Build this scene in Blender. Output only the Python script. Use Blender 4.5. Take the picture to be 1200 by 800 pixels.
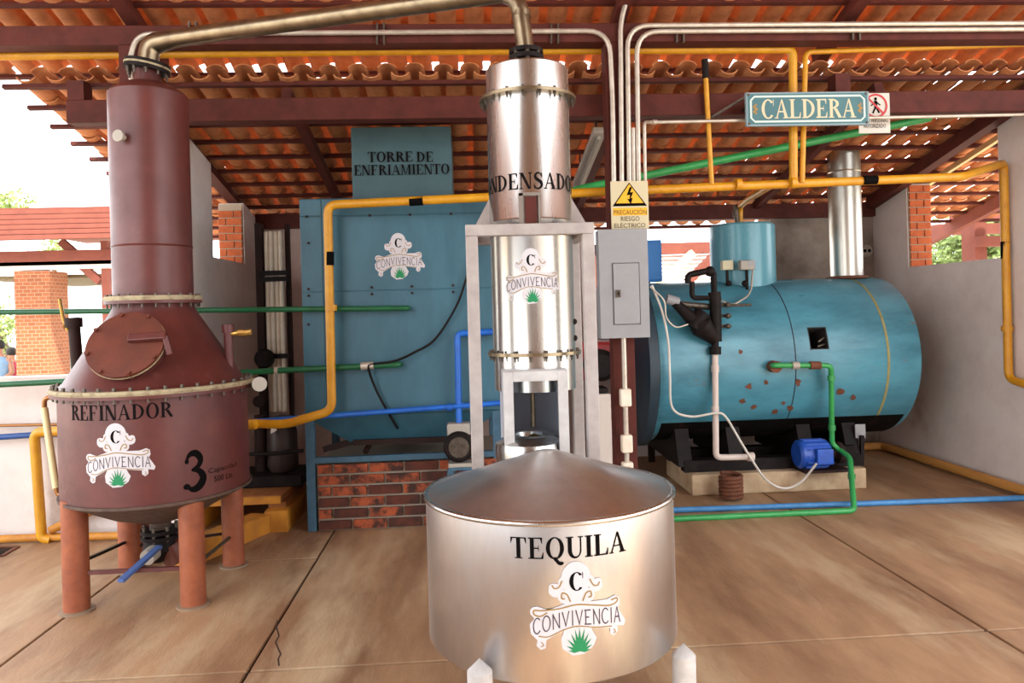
import bpy, bmesh, math, random
from mathutils import Vector, Matrix
from mathutils.geometry import tessellate_polygon
R = math.radians
random.seed(7)
for o in list(bpy.data.objects): bpy.data.objects.remove(o)
SC = bpy.context.scene
COL = SC.collection

# ------------------------------------------------------------------ camera
F = 867.0                       # focal length in pixels of the 1200 x 800 frame
YAW, ROLL, PPY = R(3.4), R(-1.6), 364.0
CAM = Vector((0, 0, 1.6))
ROT = Matrix.Rotation(-YAW, 3, 'Z') @ Matrix.Rotation(R(90), 3, 'X') @ Matrix.Rotation(ROLL, 3, 'Z')
cd = bpy.data.cameras.new('camera'); cam = bpy.data.objects.new('camera', cd); COL.objects.link(cam)
cd.sensor_fit = 'HORIZONTAL'; cd.sensor_width = 36.0; cd.lens = F / 1200 * 36.0
cd.shift_y = (PPY - 400) / 1200.0
cd.clip_start = 0.05; cd.clip_end = 300
cam.matrix_world = Matrix.Translation(CAM) @ ROT.to_4x4()
SC.camera = cam

# ------------------------------------------------------------------ sky, sun, exposure
w = bpy.data.worlds.new('world'); SC.world = w; w.use_nodes = True
bg = w.node_tree.nodes['Background']
bg.inputs['Color'].default_value = (0.93, 0.965, 1.0, 1)
bg.inputs['Strength'].default_value = 1.5
sd = bpy.data.lights.new('sun_offscreen', 'SUN'); sd.energy = 3.2; sd.angle = R(3); sd.color = (1.0, 0.93, 0.82)
sun = bpy.data.objects.new('sun_offscreen', sd); COL.objects.link(sun)
sun.rotation_euler = Vector((-0.50, 0.34, -0.80)).to_track_quat('-Z', 'Y').to_euler()
sun.location = (6, -4, 12)
SC.view_settings.view_transform = 'Standard'; SC.view_settings.look = 'None'
SC.view_settings.gamma = 1.0; SC.view_settings.use_curve_mapping = False
SC.view_settings.exposure = 1.75

# ------------------------------------------------------------------ pixel helpers
def ray(px, py):
    return (ROT @ Vector(((px - 600) / F, -(py - PPY) / F, -1.0)))
def PY(px, py, Y):
    d = ray(px, py); return CAM + d * ((Y - CAM.y) / d.y)
def PX(px, py, X):
    d = ray(px, py); return CAM + d * ((X - CAM.x) / d.x)
def PZ(px, py, Z=0.0):
    d = ray(px, py); return CAM + d * ((Z - CAM.z) / d.z)
def cyl_hit(px, py, ax, ay, r):
    d = ray(px, py)
    a = d.x * d.x + d.y * d.y; b = -2 * (d.x * ax + d.y * ay); c = ax * ax + ay * ay - r * r
    D = max(0, b * b - 4 * a * c); t = (-b - math.sqrt(D)) / (2 * a); p = CAM + d * t
    return math.atan2(p.x - ax, -(p.y - ay)), p.z

# ------------------------------------------------------------------ materials
MATS = {}
def lin(c):
    return tuple(((x / 255) / 12.92 if x <= 10 else (((x / 255) + 0.055) / 1.055) ** 2.4) for x in c)
def mat(name, col, rough=0.6, metal=0.0, col2=None, scale=6.0, lo=0.35, hi=0.7, bump=0.0, bscale=40.0,
        stretch=(1, 1, 1), spec=0.5, col3=None, scale3=2.0, lo3=0.5, hi3=0.65, rough2=None, detail=6.0):
    if name in MATS: return MATS[name]
    m = bpy.data.materials.new(name); m.use_nodes = True; nt = m.node_tree; n = nt.nodes; l = nt.links
    b = n['Principled BSDF']; b.inputs['Base Color'].default_value = (*lin(col), 1)
    b.inputs['Roughness'].default_value = rough; b.inputs['Metallic'].default_value = metal
    b.inputs['Specular IOR Level'].default_value = spec
    tc = n.new('ShaderNodeTexCoord'); mp = n.new('ShaderNodeMapping'); mp.inputs['Scale'].default_value = stretch
    l.new(tc.outputs['Object'], mp.inputs['Vector'])
    def noise(s, d=detail):
        t = n.new('ShaderNodeTexNoise'); t.inputs['Scale'].default_value = s; t.inputs['Detail'].default_value = d
        t.inputs['Roughness'].default_value = 0.65
        l.new(mp.outputs['Vector'], t.inputs['Vector']); return t
    cur = None
    if col2:
        t = noise(scale); r = n.new('ShaderNodeMapRange'); r.inputs['From Min'].default_value = lo; r.inputs['From Max'].default_value = hi
        l.new(t.outputs['Fac'], r.inputs['Value'])
        mx = n.new('ShaderNodeMix'); mx.data_type = 'RGBA'; mx.inputs[6].default_value = (*lin(col), 1); mx.inputs[7].default_value = (*lin(col2), 1)
        l.new(r.outputs['Result'], mx.inputs[0]); cur = mx.outputs[2]
        if rough2 is not None:
            rr = n.new('ShaderNodeMapRange'); rr.inputs['To Min'].default_value = rough; rr.inputs['To Max'].default_value = rough2
            l.new(r.outputs['Result'], rr.inputs['Value']); l.new(rr.outputs['Result'], b.inputs['Roughness'])
    if col3:
        t = noise(scale3); r = n.new('ShaderNodeMapRange'); r.inputs['From Min'].default_value = lo3; r.inputs['From Max'].default_value = hi3
        l.new(t.outputs['Fac'], r.inputs['Value'])
        mx = n.new('ShaderNodeMix'); mx.data_type = 'RGBA'; mx.inputs[7].default_value = (*lin(col3), 1)
        if cur: l.new(cur, mx.inputs[6])
        else: mx.inputs[6].default_value = (*lin(col), 1)
        l.new(r.outputs['Result'], mx.inputs[0]); cur = mx.outputs[2]
    if cur: l.new(cur, b.inputs['Base Color'])
    if bump > 0:
        t = noise(bscale, 8); bp = n.new('ShaderNodeBump'); bp.inputs['Strength'].default_value = bump; bp.inputs['Distance'].default_value = 0.01
        l.new(t.outputs['Fac'], bp.inputs['Height']); l.new(bp.outputs['Normal'], b.inputs['Normal'])
    MATS[name] = m; return m

concrete = mat('concrete_floor', (172, 137, 102), 0.6, col2=(132, 98, 70), scale=1.3, lo=0.42, hi=0.62, bump=0.25, bscale=60,
               stretch=(1.6, 0.4, 1), col3=(198, 176, 142), scale3=0.9, lo3=0.5, hi3=0.68)
joint = mat('joint_dirt', (62, 44, 34), 0.9)
plaster = mat('plaster', (224, 214, 208), 0.85, col2=(206, 192, 184), scale=2.2, lo=0.4, hi=0.75, bump=0.15, bscale=50, col3=(168, 144, 126), scale3=1.1, lo3=0.58, hi3=0.8)
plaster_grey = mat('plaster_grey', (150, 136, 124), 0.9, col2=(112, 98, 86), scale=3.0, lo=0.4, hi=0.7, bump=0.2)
plaster_white = plaster
steel_red = mat('brown_steel', (92, 42, 34), 0.7, col2=(72, 32, 26), scale=8, bump=0.05, spec=0.25)
steel_dark = mat('dark_steel', (50, 30, 26), 0.7, col2=(38, 24, 20), scale=8, spec=0.25)
tile_a = mat('terracotta', (204, 134, 84), 0.85, col2=(158, 96, 60), scale=7, bump=0.25, bscale=60, col3=(92, 50, 34), scale3=3.0, lo3=0.58, hi3=0.8)
still_brown = mat('oxide_paint', (100, 47, 42), 0.38, col2=(78, 35, 32), scale=4, lo=0.35, hi=0.7, bump=0.06, bscale=30, col3=(128, 82, 76), scale3=5, lo3=0.62, hi3=0.85, rough2=0.5)
still_rust = mat('manway_rust', (106, 50, 32), 0.5, col2=(84, 38, 26), scale=7, bump=0.1)
bottom_scale = mat('scaled_bottom', (96, 74, 62), 0.7, col2=(66, 48, 40), scale=18, bump=0.3)
gasket = mat('gasket', (172, 160, 128), 0.8, col2=(120, 100, 78), scale=22, lo=0.45, hi=0.7)
leg_orange = mat('leg_paint', (160, 88, 54), 0.5, col2=(128, 66, 42), scale=9, bump=0.05)
bolt_m = mat('bolt_steel', (104, 94, 84), 0.5, 0.7, col2=(70, 60, 52), scale=30)
black_m = mat('black_iron', (18, 15, 15), 0.55, col2=(36, 27, 24), scale=14, spec=0.15)
stainless = mat('stainless', (206, 208, 208), 0.2, 1.0, col2=(192, 186, 178), scale=7, stretch=(1, 1, 0.08), bump=0.012, bscale=25, rough2=0.34)
stainless_b = mat('stainless_brushed', (216, 214, 214), 0.28, 1.0, col2=(192, 190, 190), scale=5, stretch=(1, 1, 0.3), bump=0.02, bscale=18, rough2=0.42)
lid_m = stainless_b
pipe_gold = mat('steel_pipe_tan', (150, 134, 108), 0.32, 0.9, col2=(118, 102, 82), scale=12)  # tan-tinted metal for the vapour pipe, condenser flanges and spout
grey_frame = mat('grey_paint', (172, 164, 160), 0.5, col2=(152, 142, 138), scale=9)
white_frame = mat('white_paint', (198, 196, 194), 0.45, col2=(172, 168, 166), scale=12)
blue_tower = mat('tower_blue', (56, 103, 120), 0.45, col2=(44, 84, 101), scale=3, stretch=(1, 1, 0.3), bump=0.05, bscale=14, col3=(72, 118, 136), scale3=1.6, lo3=0.5, hi3=0.8)
blue_duct = mat('duct_blue', (62, 92, 98), 0.55, col2=(52, 80, 86), scale=3)
blue_frame = mat('frame_blue', (62, 100, 122), 0.5, col2=(44, 76, 96), scale=10)
boiler_m = mat('boiler_teal', (82, 150, 170), 0.26, col2=(48, 104, 122), scale=2.6, stretch=(0.5, 1, 1.4), bump=0.05, bscale=9, rough2=0.45, col3=(112, 84, 58), scale3=5.5, lo3=0.66, hi3=0.74)
drum_m = mat('drum_teal', (96, 156, 172), 0.18, col2=(82, 142, 160), scale=3, stretch=(1, 1, 0.2), rough2=0.4)
boiler_dark = mat('boiler_door', (38, 58, 70), 0.5, col2=(28, 44, 54), scale=5)
rust_m = mat('rust', (120, 70, 44), 0.8, col2=(84, 48, 34), scale=16, bump=0.2)
rust_line = mat('rust_band', (150, 146, 92), 0.7, col2=(128, 118, 76), scale=20)
yellow = mat('yellow_pipe', (214, 154, 26), 0.4, col2=(194, 132, 20), scale=10)
yellow_dk = mat('yellow_dusty', (204, 138, 36), 0.6, col2=(166, 104, 36), scale=6)
green = mat('green_pipe', (22, 98, 58), 0.4, col2=(16, 80, 46), scale=10)
green_lt = mat('green_pipe_light', (56, 160, 84), 0.4, col2=(44, 140, 70), scale=10)
blue_pipe = mat('blue_pipe', (28, 104, 200), 0.4, col2=(22, 84, 172), scale=10)
blue_floor = mat('blue_pipe_floor', (70, 140, 196), 0.45, col2=(54, 116, 172), scale=10)
conduit_m = mat('conduit', (206, 196, 182), 0.4, 0.5, col2=(176, 164, 150), scale=12)
white_pvc = mat('white_pvc', (240, 230, 212), 0.45, col2=(224, 208, 184), scale=10)
copper = mat('copper_pipe', (158, 108, 62), 0.4, 0.6)
brass = mat('brass', (178, 140, 72), 0.35, 0.8)
tube_y = mat('sight_tube', (222, 204, 150), 0.3)
panel_grey = mat('panel_grey', (152, 153, 156), 0.42, col2=(144, 145, 148), scale=6)
cream = mat('sign_cream', (206, 196, 162), 0.6)
sign_white = mat('sign_white', (206, 200, 190), 0.6)
sign_yel = mat('sign_yellow', (240, 180, 20), 0.5)
ink = mat('ink_black', (14, 12, 12), 0.8, spec=0.05)
ink_soft = mat('ink_worn', (20, 16, 17), 0.8, spec=0.08)
red_m = mat('sign_red', (190, 30, 34), 0.5)
burner_red = mat('burner_red', (176, 24, 28), 0.4, col2=(140, 18, 22), scale=8)
decal_w = mat('decal_white', (204, 200, 203), 0.6, spec=0.2)
decal_grey = mat('decal_letters', (70, 58, 70), 0.7)
decal_gold = mat('decal_gold', (150, 120, 62), 0.6)
decal_green = mat('decal_green', (10, 128, 76), 0.6)
sign_teal = mat('sign_teal', (62, 112, 118), 0.5, col2=(54, 100, 108), scale=9)
brick_m = mat('brick', (190, 96, 48), 0.85, col2=(160, 74, 36), scale=20, bump=0.3, bscale=50)
brick_k = mat('brick_burnt', (96, 46, 30), 0.85, col2=(44, 28, 24), scale=9, bump=0.3)
brick_o = mat('brick_orange', (166, 80, 44), 0.85, col2=(60, 34, 27), scale=11, lo=0.42, hi=0.6, bump=0.3)
mortar = mat('mortar', (176, 158, 138), 0.9, bump=0.3)
mortar_d = mat('mortar_dark', (150, 136, 120), 0.9, bump=0.3)
plinth_m = mat('plinth', (202, 178, 144), 0.8, col2=(160, 132, 102), scale=5, bump=0.2)
motor_blue = mat('motor_blue', (34, 88, 190), 0.4, col2=(26, 70, 160), scale=12)
wood_or = mat('timber_orange', (168, 104, 52), 0.7, col2=(136, 80, 42), scale=4, stretch=(3, 1, 1))
perg = mat('pergola_red', (128, 66, 50), 0.8, col2=(112, 56, 42), scale=5)
leaf_a = mat('leaf', (134, 150, 84), 0.8, col2=(96, 116, 58), scale=3)
bark = mat('bark', (96, 78, 60), 0.9)
grass_m = mat('outside_ground', (190, 180, 166), 0.9, col2=(168, 158, 138), scale=0.5)
skin_m = mat('skin', (168, 118, 92), 0.6)
hair_m = mat('hair', (34, 26, 22), 0.7)
jar_m = mat('dial_white', (164, 156, 144), 0.5)
lamp_m = mat('lamp_housing', (180, 172, 162), 0.5)
silver_flue = mat('flue', (196, 192, 182), 0.33, 1.0, col2=(150, 136, 110), scale=4, lo=0.5, hi=0.75, stretch=(1, 1, 0.3), rough2=0.45)
def glass_mat():
    m = bpy.data.materials.new('glass'); m.use_nodes = True
    b = m.node_tree.nodes['Principled BSDF']; b.inputs['Roughness'].default_value = 0.05
    b.inputs['Transmission Weight'].default_value = 1.0; b.inputs['IOR'].default_value = 1.1
    b.inputs['Base Color'].default_value = (0.9, 0.93, 0.95, 1); return m
glass = glass_mat()
def brick_tex():
    m = bpy.data.materials.new('far_brick'); m.use_nodes = True; nt = m.node_tree; n = nt.nodes; l = nt.links
    b = n['Principled BSDF']; b.inputs['Roughness'].default_value = 0.9
    tc = n.new('ShaderNodeTexCoord'); sx = n.new('ShaderNodeSeparateXYZ'); ad = n.new('ShaderNodeMath'); mp = n.new('ShaderNodeCombineXYZ')
    t = n.new('ShaderNodeTexBrick'); t.inputs['Scale'].default_value = 4.0
    t.inputs['Color1'].default_value = (*lin((150, 88, 54)), 1); t.inputs['Color2'].default_value = (*lin((132, 74, 44)), 1)
    t.inputs['Mortar'].default_value = (*lin((150, 124, 100)), 1); t.inputs['Mortar Size'].default_value = 0.02
    l.new(tc.outputs['Object'], sx.inputs[0]); l.new(sx.outputs['X'], ad.inputs[0]); l.new(sx.outputs['Y'], ad.inputs[1]); l.new(ad.outputs[0], mp.inputs['X']); l.new(sx.outputs['Z'], mp.inputs['Y']); l.new(mp.outputs['Vector'], t.inputs['Vector'])
    l.new(t.outputs['Color'], b.inputs['Base Color']); return m
far_brick = brick_tex()

# ------------------------------------------------------------------ mesh helpers
def fillet(pts, rad, n=6):
    pts = [Vector(p) for p in pts]; out = [pts[0]]
    for i in range(1, len(pts) - 1):
        p, a, b = pts[i], pts[i - 1], pts[i + 1]
        da, db = (a - p), (b - p); la, lb = da.length, db.length
        d = min(rad, la * 0.49, lb * 0.49)
        s, e = p + da.normalized() * d, p + db.normalized() * d
        for k in range(n + 1):
            t = k / n; out.append(s * (1 - t) ** 2 + p * 2 * t * (1 - t) + e * t * t)
    out.append(pts[-1]); return out

class MB:
    def __init__(s): s.v = []; s.f = []
    def quadbox(s, P):
        i = len(s.v); s.v += [Vector(p) for p in P]
        for q in ((0, 3, 2, 1), (4, 5, 6, 7), (0, 1, 5, 4), (1, 2, 6, 5), (2, 3, 7, 6), (3, 0, 4, 7)): s.f.append([i + k for k in q])
        return s
    def box(s, x0, x1, y0, y1, z0, z1):
        return s.quadbox([(x0, y0, z0), (x1, y0, z0), (x1, y1, z0), (x0, y1, z0), (x0, y0, z1), (x1, y0, z1), (x1, y1, z1), (x0, y1, z1)])
    def cbox(s, c, d, rot=None):
        c = Vector(c); P = []
        for sz in (-1, 1):
            for sx, sy in ((-1, -1), (1, -1), (1, 1), (-1, 1)):
                q = Vector((sx * d[0] / 2, sy * d[1] / 2, sz * d[2] / 2))
                if rot is not None: q = rot @ q
                P.append(c + q)
        return s.quadbox(P)
    def bar(s, a, b, wd, ht, up=(0, 0, 1)):
        a, b = Vector(a), Vector(b); d = (b - a).normalized(); up = Vector(up)
        x = d.cross(up)
        if x.length < 1e-4: x = d.cross(Vector((0, 1, 0)))
        x.normalize(); u = x.cross(d).normalized(); P = []
        for e in (a, b):
            for sx, su in ((-1, -1), (1, -1), (1, 1), (-1, 1)): P.append(e + x * sx * wd / 2 + u * su * ht / 2)
        return s.quadbox(P)
    def tube(s, pts, r, seg=12, cap=True):
        pts = [Vector(p) for p in pts]; n = len(pts); rs = r if isinstance(r, (list, tuple)) else [r] * n
        T = []
        for i in range(n):
            t = (pts[min(i + 1, n - 1)] - pts[max(i - 1, 0)]); T.append(t.normalized() if t.length > 1e-9 else Vector((0, 0, 1)))
        x = T[0].orthogonal().normalized(); base = len(s.v)
        for i in range(n):
            x = (x - T[i] * x.dot(T[i])).normalized(); y = T[i].cross(x)
            for k in range(seg):
                a = 2 * math.pi * k / seg; s.v.append(pts[i] + (x * math.cos(a) + y * math.sin(a)) * rs[i])
        for i in range(n - 1):
            for k in range(seg):
                k2 = (k + 1) % seg
                s.f.append([base + i * seg + k, base + i * seg + k2, base + (i + 1) * seg + k2, base + (i + 1) * seg + k])
        if cap:
            s.f.append([base + k for k in range(seg)][::-1]); s.f.append([base + (n - 1) * seg + k for k in range(seg)])
        return s
    def lathe(s, prof, o, seg=48, axis=(0, 0, 1)):
        o = Vector(o); az = Vector(axis).normalized()
        if abs(az.z) > 0.999: ax = Vector((1, 0, 0)); ay = Vector((0, 1, 0))
        else: ax = az.orthogonal().normalized(); ay = az.cross(ax)
        base = len(s.v); n = len(prof)
        for r, z in prof:
            for k in range(seg):
                a = 2 * math.pi * k / seg; s.v.append(o + ax * math.cos(a) * r + ay * math.sin(a) * r + az * z)
        for i in range(n - 1):
            for k in range(seg):
                k2 = (k + 1) % seg; s.f.append([base + i * seg + k, base + i * seg + k2, base + (i + 1) * seg + k2, base + (i + 1) * seg + k])
        if prof[0][0] > 1e-5: s.f.append([base + k for k in range(seg)][::-1])
        if prof[-1][0] > 1e-5: s.f.append([base + (n - 1) * seg + k for k in range(seg)])
        return s
    def ball(s, c, r, seg=12, sc=(1, 1, 1)):
        c = Vector(c); base = len(s.v); m = seg // 2
        for i in range(m + 1):
            ph = math.pi * i / m
            for k in range(seg):
                a = 2 * math.pi * k / seg
                s.v.append(c + Vector((r * sc[0] * math.sin(ph) * math.cos(a), r * sc[1] * math.sin(ph) * math.sin(a), r * sc[2] * math.cos(ph))))
        for i in range(m):
            for k in range(seg):
                k2 = (k + 1) % seg; s.f.append([base + i * seg + k, base + (i + 1) * seg + k, base + (i + 1) * seg + k2, base + i * seg + k2])
        return s
    def prism(s, poly, off):
        off = Vector(off); i = len(s.v); n = len(poly); poly = [Vector(p) for p in poly]
        s.v += poly + [p + off for p in poly]
        s.f.append(list(range(i, i + n))[::-1]); s.f.append(list(range(i + n, i + 2 * n)))
        for k in range(n):
            k2 = (k + 1) % n; s.f.append([i + k, i + k2, i + n + k2, i + n + k])
        return s
    def bolts(s, c, r, n, br=0.012, h=0.03, z0=0.0, a0=0.0):
        for k in range(n):
            a = a0 + 2 * math.pi * k / n
            s.lathe([(br, -h / 2), (br, h / 2)], (c[0] + r * math.cos(a), c[1] + r * math.sin(a), c[2] + z0), 6)
        return s
    def mesh(s, name, org=(0, 0, 0)):
        me = bpy.data.meshes.new(name); org = Vector(org)
        me.from_pydata([tuple(v - org) for v in s.v], [], s.f)
        bm = bmesh.new(); bm.from_mesh(me); bmesh.ops.remove_doubles(bm, verts=bm.verts, dist=1e-6)
        bmesh.ops.recalc_face_normals(bm, faces=bm.faces); bm.to_mesh(me); bm.free(); return me
    def build(s, name, m, parent=None, smooth=True, org=None, ang=35, bevel=0.0):
        if parent is not None: o_ = Vector(parent['_o'])
        elif org is not None: o_ = Vector(org)
        else:
            xs = [v.x for v in s.v]; ys = [v.y for v in s.v]; zs = [v.z for v in s.v]
            o_ = Vector(((min(xs) + max(xs)) / 2, (min(ys) + max(ys)) / 2, min(zs)))
        me = s.mesh(name, o_); me.materials.append(m)
        if smooth:
            me.polygons.foreach_set('use_smooth', [True] * len(me.polygons)); me.set_sharp_from_angle(angle=R(ang))
        ob = bpy.data.objects.new(name, me); COL.objects.link(ob); ob['_o'] = tuple(o_)
        if parent is not None: ob.parent = parent
        else: ob.location = o_
        if bevel > 0:
            b = ob.modifiers.new('bevel', 'BEVEL'); b.width = bevel; b.segments = 2; b.limit_method = 'ANGLE'; b.angle_limit = R(40)
        return ob
def tag(o, label=None, cat=None, group=None, kind=None):
    if label: o['label'] = label
    if cat: o['category'] = cat
    if group: o['group'] = group
    if kind: o['kind'] = kind
    return o
def thing(name, loc, label, cat, group=None, kind=None):
    o = bpy.data.objects.new(name, None); COL.objects.link(o); o.location = loc; o['_o'] = tuple(loc); o.empty_display_size = 0.1
    return tag(o, label, cat, group, kind)
def inst(name, me, parent, mw):
    """one piece sharing mesh data, placed by a world matrix under a parent whose own frame is a pure translation"""
    ob = bpy.data.objects.new(name, me); COL.objects.link(ob); ob.parent = parent
    ob.matrix_local = Matrix.Translation(-Vector(parent['_o'])) @ mw
    return ob

def bolt_ring(parent, c, r, n, br=0.012, h=0.03, dz=0.0, mt=None, a0=0.0, name='bolt'):
    """a ring of separate bolts sharing one mesh"""
    m = MB(); m.lathe([(br * 0.6, -h / 2), (br * 0.6, -h * 0.2), (br, -h * 0.2), (br, h * 0.5)], (0, 0, 0), 6); me = m.mesh(name); me.materials.append(mt or bolt_m)
    for k in range(n):
        a = a0 + 2 * math.pi * k / n
        inst(name, me, parent, Matrix.Translation((c[0] + r * math.cos(a), c[1] + r * math.sin(a), c[2] + dz)))
# ------------------------------------------------------------------ lettering
def rect(x0, y0, x1, y1): return [(x0, y0), (x1, y0), (x1, y1), (x0, y1)]
def bowl(cx, cy, rx, ry, tx, ty, a0, a1, n=14):
    out = []
    for i in range(n):
        a, b = R(a0 + (a1 - a0) * i / n), R(a0 + (a1 - a0) * (i + 1) / n)
        out.append([(cx + rx * math.cos(a), cy + ry * math.sin(a)), (cx + rx * math.cos(b), cy + ry * math.sin(b)),
                    (cx + (rx - tx) * math.cos(b), cy + (ry - ty) * math.sin(b)), (cx + (rx - tx) * math.cos(a), cy + (ry - ty) * math.sin(a))])
    return out
def stroke(pts, wd):
    out = []; n = len(pts); ws = wd if isinstance(wd, (list, tuple)) else [wd] * n; L = []; Rr = []
    for i in range(n):
        a = Vector(pts[max(i - 1, 0)]); b = Vector(pts[min(i + 1, n - 1)]); d = (b - a).normalized(); p = Vector(pts[i]); nn = Vector((-d.y, d.x)) * ws[i] / 2
        L.append(p + nn); Rr.append(p - nn)
    for i in range(n - 1): out.append([tuple(L[i]), tuple(Rr[i]), tuple(Rr[i + 1]), tuple(L[i + 1])])
    return out
def spline(pts, n=5):
    P = [Vector(p) for p in pts]; P = [P[0] * 2 - P[1]] + P + [P[-1] * 2 - P[-2]]; out = []
    for i in range(1, len(P) - 2):
        for k in range(n):
            t = k / n; p0, p1, p2, p3 = P[i - 1:i + 3]
            out.append(tuple(0.5 * ((2 * p1) + (p2 - p0) * t + (2 * p0 - 5 * p1 + 4 * p2 - p3) * t * t + (3 * p1 - p0 - 3 * p2 + p3) * t ** 3)))
    out.append(tuple(P[-2])); return out
def glyph(c, S=0.2, t=0.055, ser=True):
    """a roman letter of cap height 1: list of polygons and advance width"""
    s = 0.05 if ser else 0.0; E = 0.09 if ser else 0.0; g = []
    def stem(x, wd=S, y0=0.0, y1=1.0, top=True, bot=True):
        g.append(rect(x, y0, x + wd, y1))
        if ser and bot: g.append(rect(x - E, y0, x + wd + E, y0 + s))
        if ser and top: g.append(rect(x - E, y1 - s, x + wd + E, y1))
    if c == 'T':
        stem(0.41 - S / 2, top=False); g.append(rect(0.02, 1 - t, 0.80, 1))
        if ser: g += [[(0.02, 1), (0.02, 0.72), (0.05, 0.72), (0.14, 1)], [(0.80, 1), (0.80, 0.72), (0.77, 0.72), (0.68, 1)]]
        return g, 0.84
    if c in 'EFL':
        stem(0.1, top=(c == 'L'))
        if c != 'L':
            g.append(rect(0.02, 1 - t, 0.70, 1)); g.append(rect(0.2, 0.5 - t / 2, 0.52, 0.5 + t / 2))
            if ser: g += [[(0.70, 1), (0.70, 0.72), (0.67, 0.72), (0.58, 1)], rect(0.50, 0.36, 0.53, 0.64)]
        if c != 'F':
            g.append(rect(0.02, 0, 0.74, t))
            if ser: g.append([(0.74, 0), (0.76, 0.32), (0.73, 0.32), (0.62, 0)])
        return g, 0.80
    if c == 'I': stem(0.12); return g, 0.24 + S
    if c in 'DO0Q':
        if c == 'D':
            stem(0.1); g += bowl(0.24, 0.5, 0.62, 0.5, S, t, -90, 90); return g, 0.92
        g += bowl(0.47, 0.5, 0.44, 0.52, S, t, 0, 360, 26)
        if c == 'Q': g += stroke(spline([(0.42, 0.06), (0.55, -0.10), (0.68, -0.22), (0.88, -0.20)]), [0.06] + [0.16] * 13 + [0.1, 0.04])
        return g, 0.95
    if c == 'C':
        g += bowl(0.48, 0.5, 0.44, 0.52, S, t, 42, 318, 22)
        if ser: g += [[(0.81, 1.0), (0.85, 1.0), (0.85, 0.66), (0.81, 0.66)]]
        return g, 0.90
    if c == 'U':
        stem(0.1, y0=0.36, bot=False); stem(0.70, t * 1.3, y0=0.36, bot=False)
        n = 14; x0, x1 = 0.1, 0.70 + t * 1.3; i0, i1 = 0.1 + S, 0.70
        for i in range(n):
            a, b = math.pi + math.pi * i / n, math.pi + math.pi * (i + 1) / n
            def o_(q): return ((x0 + x1) / 2 + (x1 - x0) / 2 * math.cos(q), 0.37 + 0.39 * math.sin(q))
            def i_(q): return ((i0 + i1) / 2 + (i1 - i0) / 2 * math.cos(q), 0.37 + 0.31 * math.sin(q))
            g.append([o_(a), o_(b), i_(b), i_(a)])
        return g, 0.88
    if c in 'AV':
        if c == 'A':
            g += [[(0.06, 0), (0.06 + t * 1.2, 0), (0.47, 0.95), (0.43, 1.0)], [(0.41, 1.0), (0.50, 1.0), (0.86, 0), (0.86 - S * 1.1, 0)], rect(0.2, 0.32, 0.66, 0.32 + t)]
            if ser: g += [rect(-0.02, 0, 0.22, s), rect(0.54, 0, 0.94, s)]
            return g, 0.93
        g += [[(0.06, 1), (0.06 + S * 1.1, 1), (0.52, 0.06), (0.44, 0)], [(0.42, 0), (0.48, 0.0), (0.86, 1), (0.86 - t * 1.2, 1)]]
        if ser: g += [rect(-0.02, 1 - s, 0.38, 1), rect(0.7, 1 - s, 0.94, 1)]
        return g, 0.93
    if c == 'N':
        stem(0.1, t * 1.2); stem(0.74, t * 1.2, bot=False); g.append([(0.06, 1), (0.06 + S * 1.1, 1), (0.74 + t, 0), (0.74 + t - S * 0.9, 0.0)]); return g, 0.92
    if c == 'M':
        stem(0.1, t * 1.2); stem(0.84, S); g += [[(0.08, 1), (0.08 + S, 1), (0.56, 0.0), (0.50, 0)], [(0.50, 0), (0.56, 0), (0.92, 1), (0.85, 1)]]; return g, 1.14
    if c == 'R':
        stem(0.1); g += bowl(0.24, 0.74, 0.48, 0.26, S, t, -90, 90, 10); g.append([(0.36, 0.5), (0.36 + S * 1.1, 0.5), (0.88, 0.03), (0.86, 0), (0.68, 0)]); return g, 0.90
    if c == 'S':
        p = spline([(0.60, 0.80), (0.48, 0.96), (0.28, 0.96), (0.16, 0.80), (0.22, 0.62), (0.42, 0.50), (0.58, 0.36), (0.60, 0.18), (0.44, 0.03), (0.22, 0.04), (0.10, 0.22)])
        n = len(p); g += stroke(p, [t + (S - t) * math.sin(math.pi * i / (n - 1)) ** 2 for i in range(n)])
        if ser: g += [rect(0.60, 0.68, 0.64, 1.0), rect(0.07, 0.0, 0.11, 0.32)]
        return g, 0.74
    if c == '3':
        p = spline([(0.14, 0.80), (0.26, 0.96), (0.46, 0.97), (0.60, 0.80), (0.52, 0.62), (0.30, 0.53)]); n = len(p)
        g += stroke(p, [0.05 + 0.15 * math.sin(math.pi * min(1, i / (n - 1) * 1.0)) for i in range(n)])
        p = spline([(0.30, 0.53), (0.54, 0.48), (0.68, 0.28), (0.56, 0.08), (0.34, 0.0), (0.12, 0.10)]); n = len(p)
        g += stroke(p, [0.05 + 0.19 * math.sin(math.pi * i / (n - 1)) for i in range(n)])
        g += bowl(0.16, 0.78, 0.07, 0.07, 0.07, 0.07, 0, 360, 10) + bowl(0.14, 0.10, 0.11, 0.08, 0.11, 0.08, 0, 360, 10); return g, 0.8
    return [], 0.4
def word(txt, S=0.2, t=0.055, ser=True, gap=0.02):
    out = []; x = 0.0
    for ch in txt:
        g, a = glyph(ch, S, t, ser)
        out += [[(px + x, py) for px, py in p] for p in g]; x += a + gap
    return out, x - gap
def fit(polys, w0, x0, x1, y0, y1):
    return [[(x0 + p[0] / w0 * (x1 - x0), y0 + p[1] * (y1 - y0)) for p in q] for q in polys]
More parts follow.
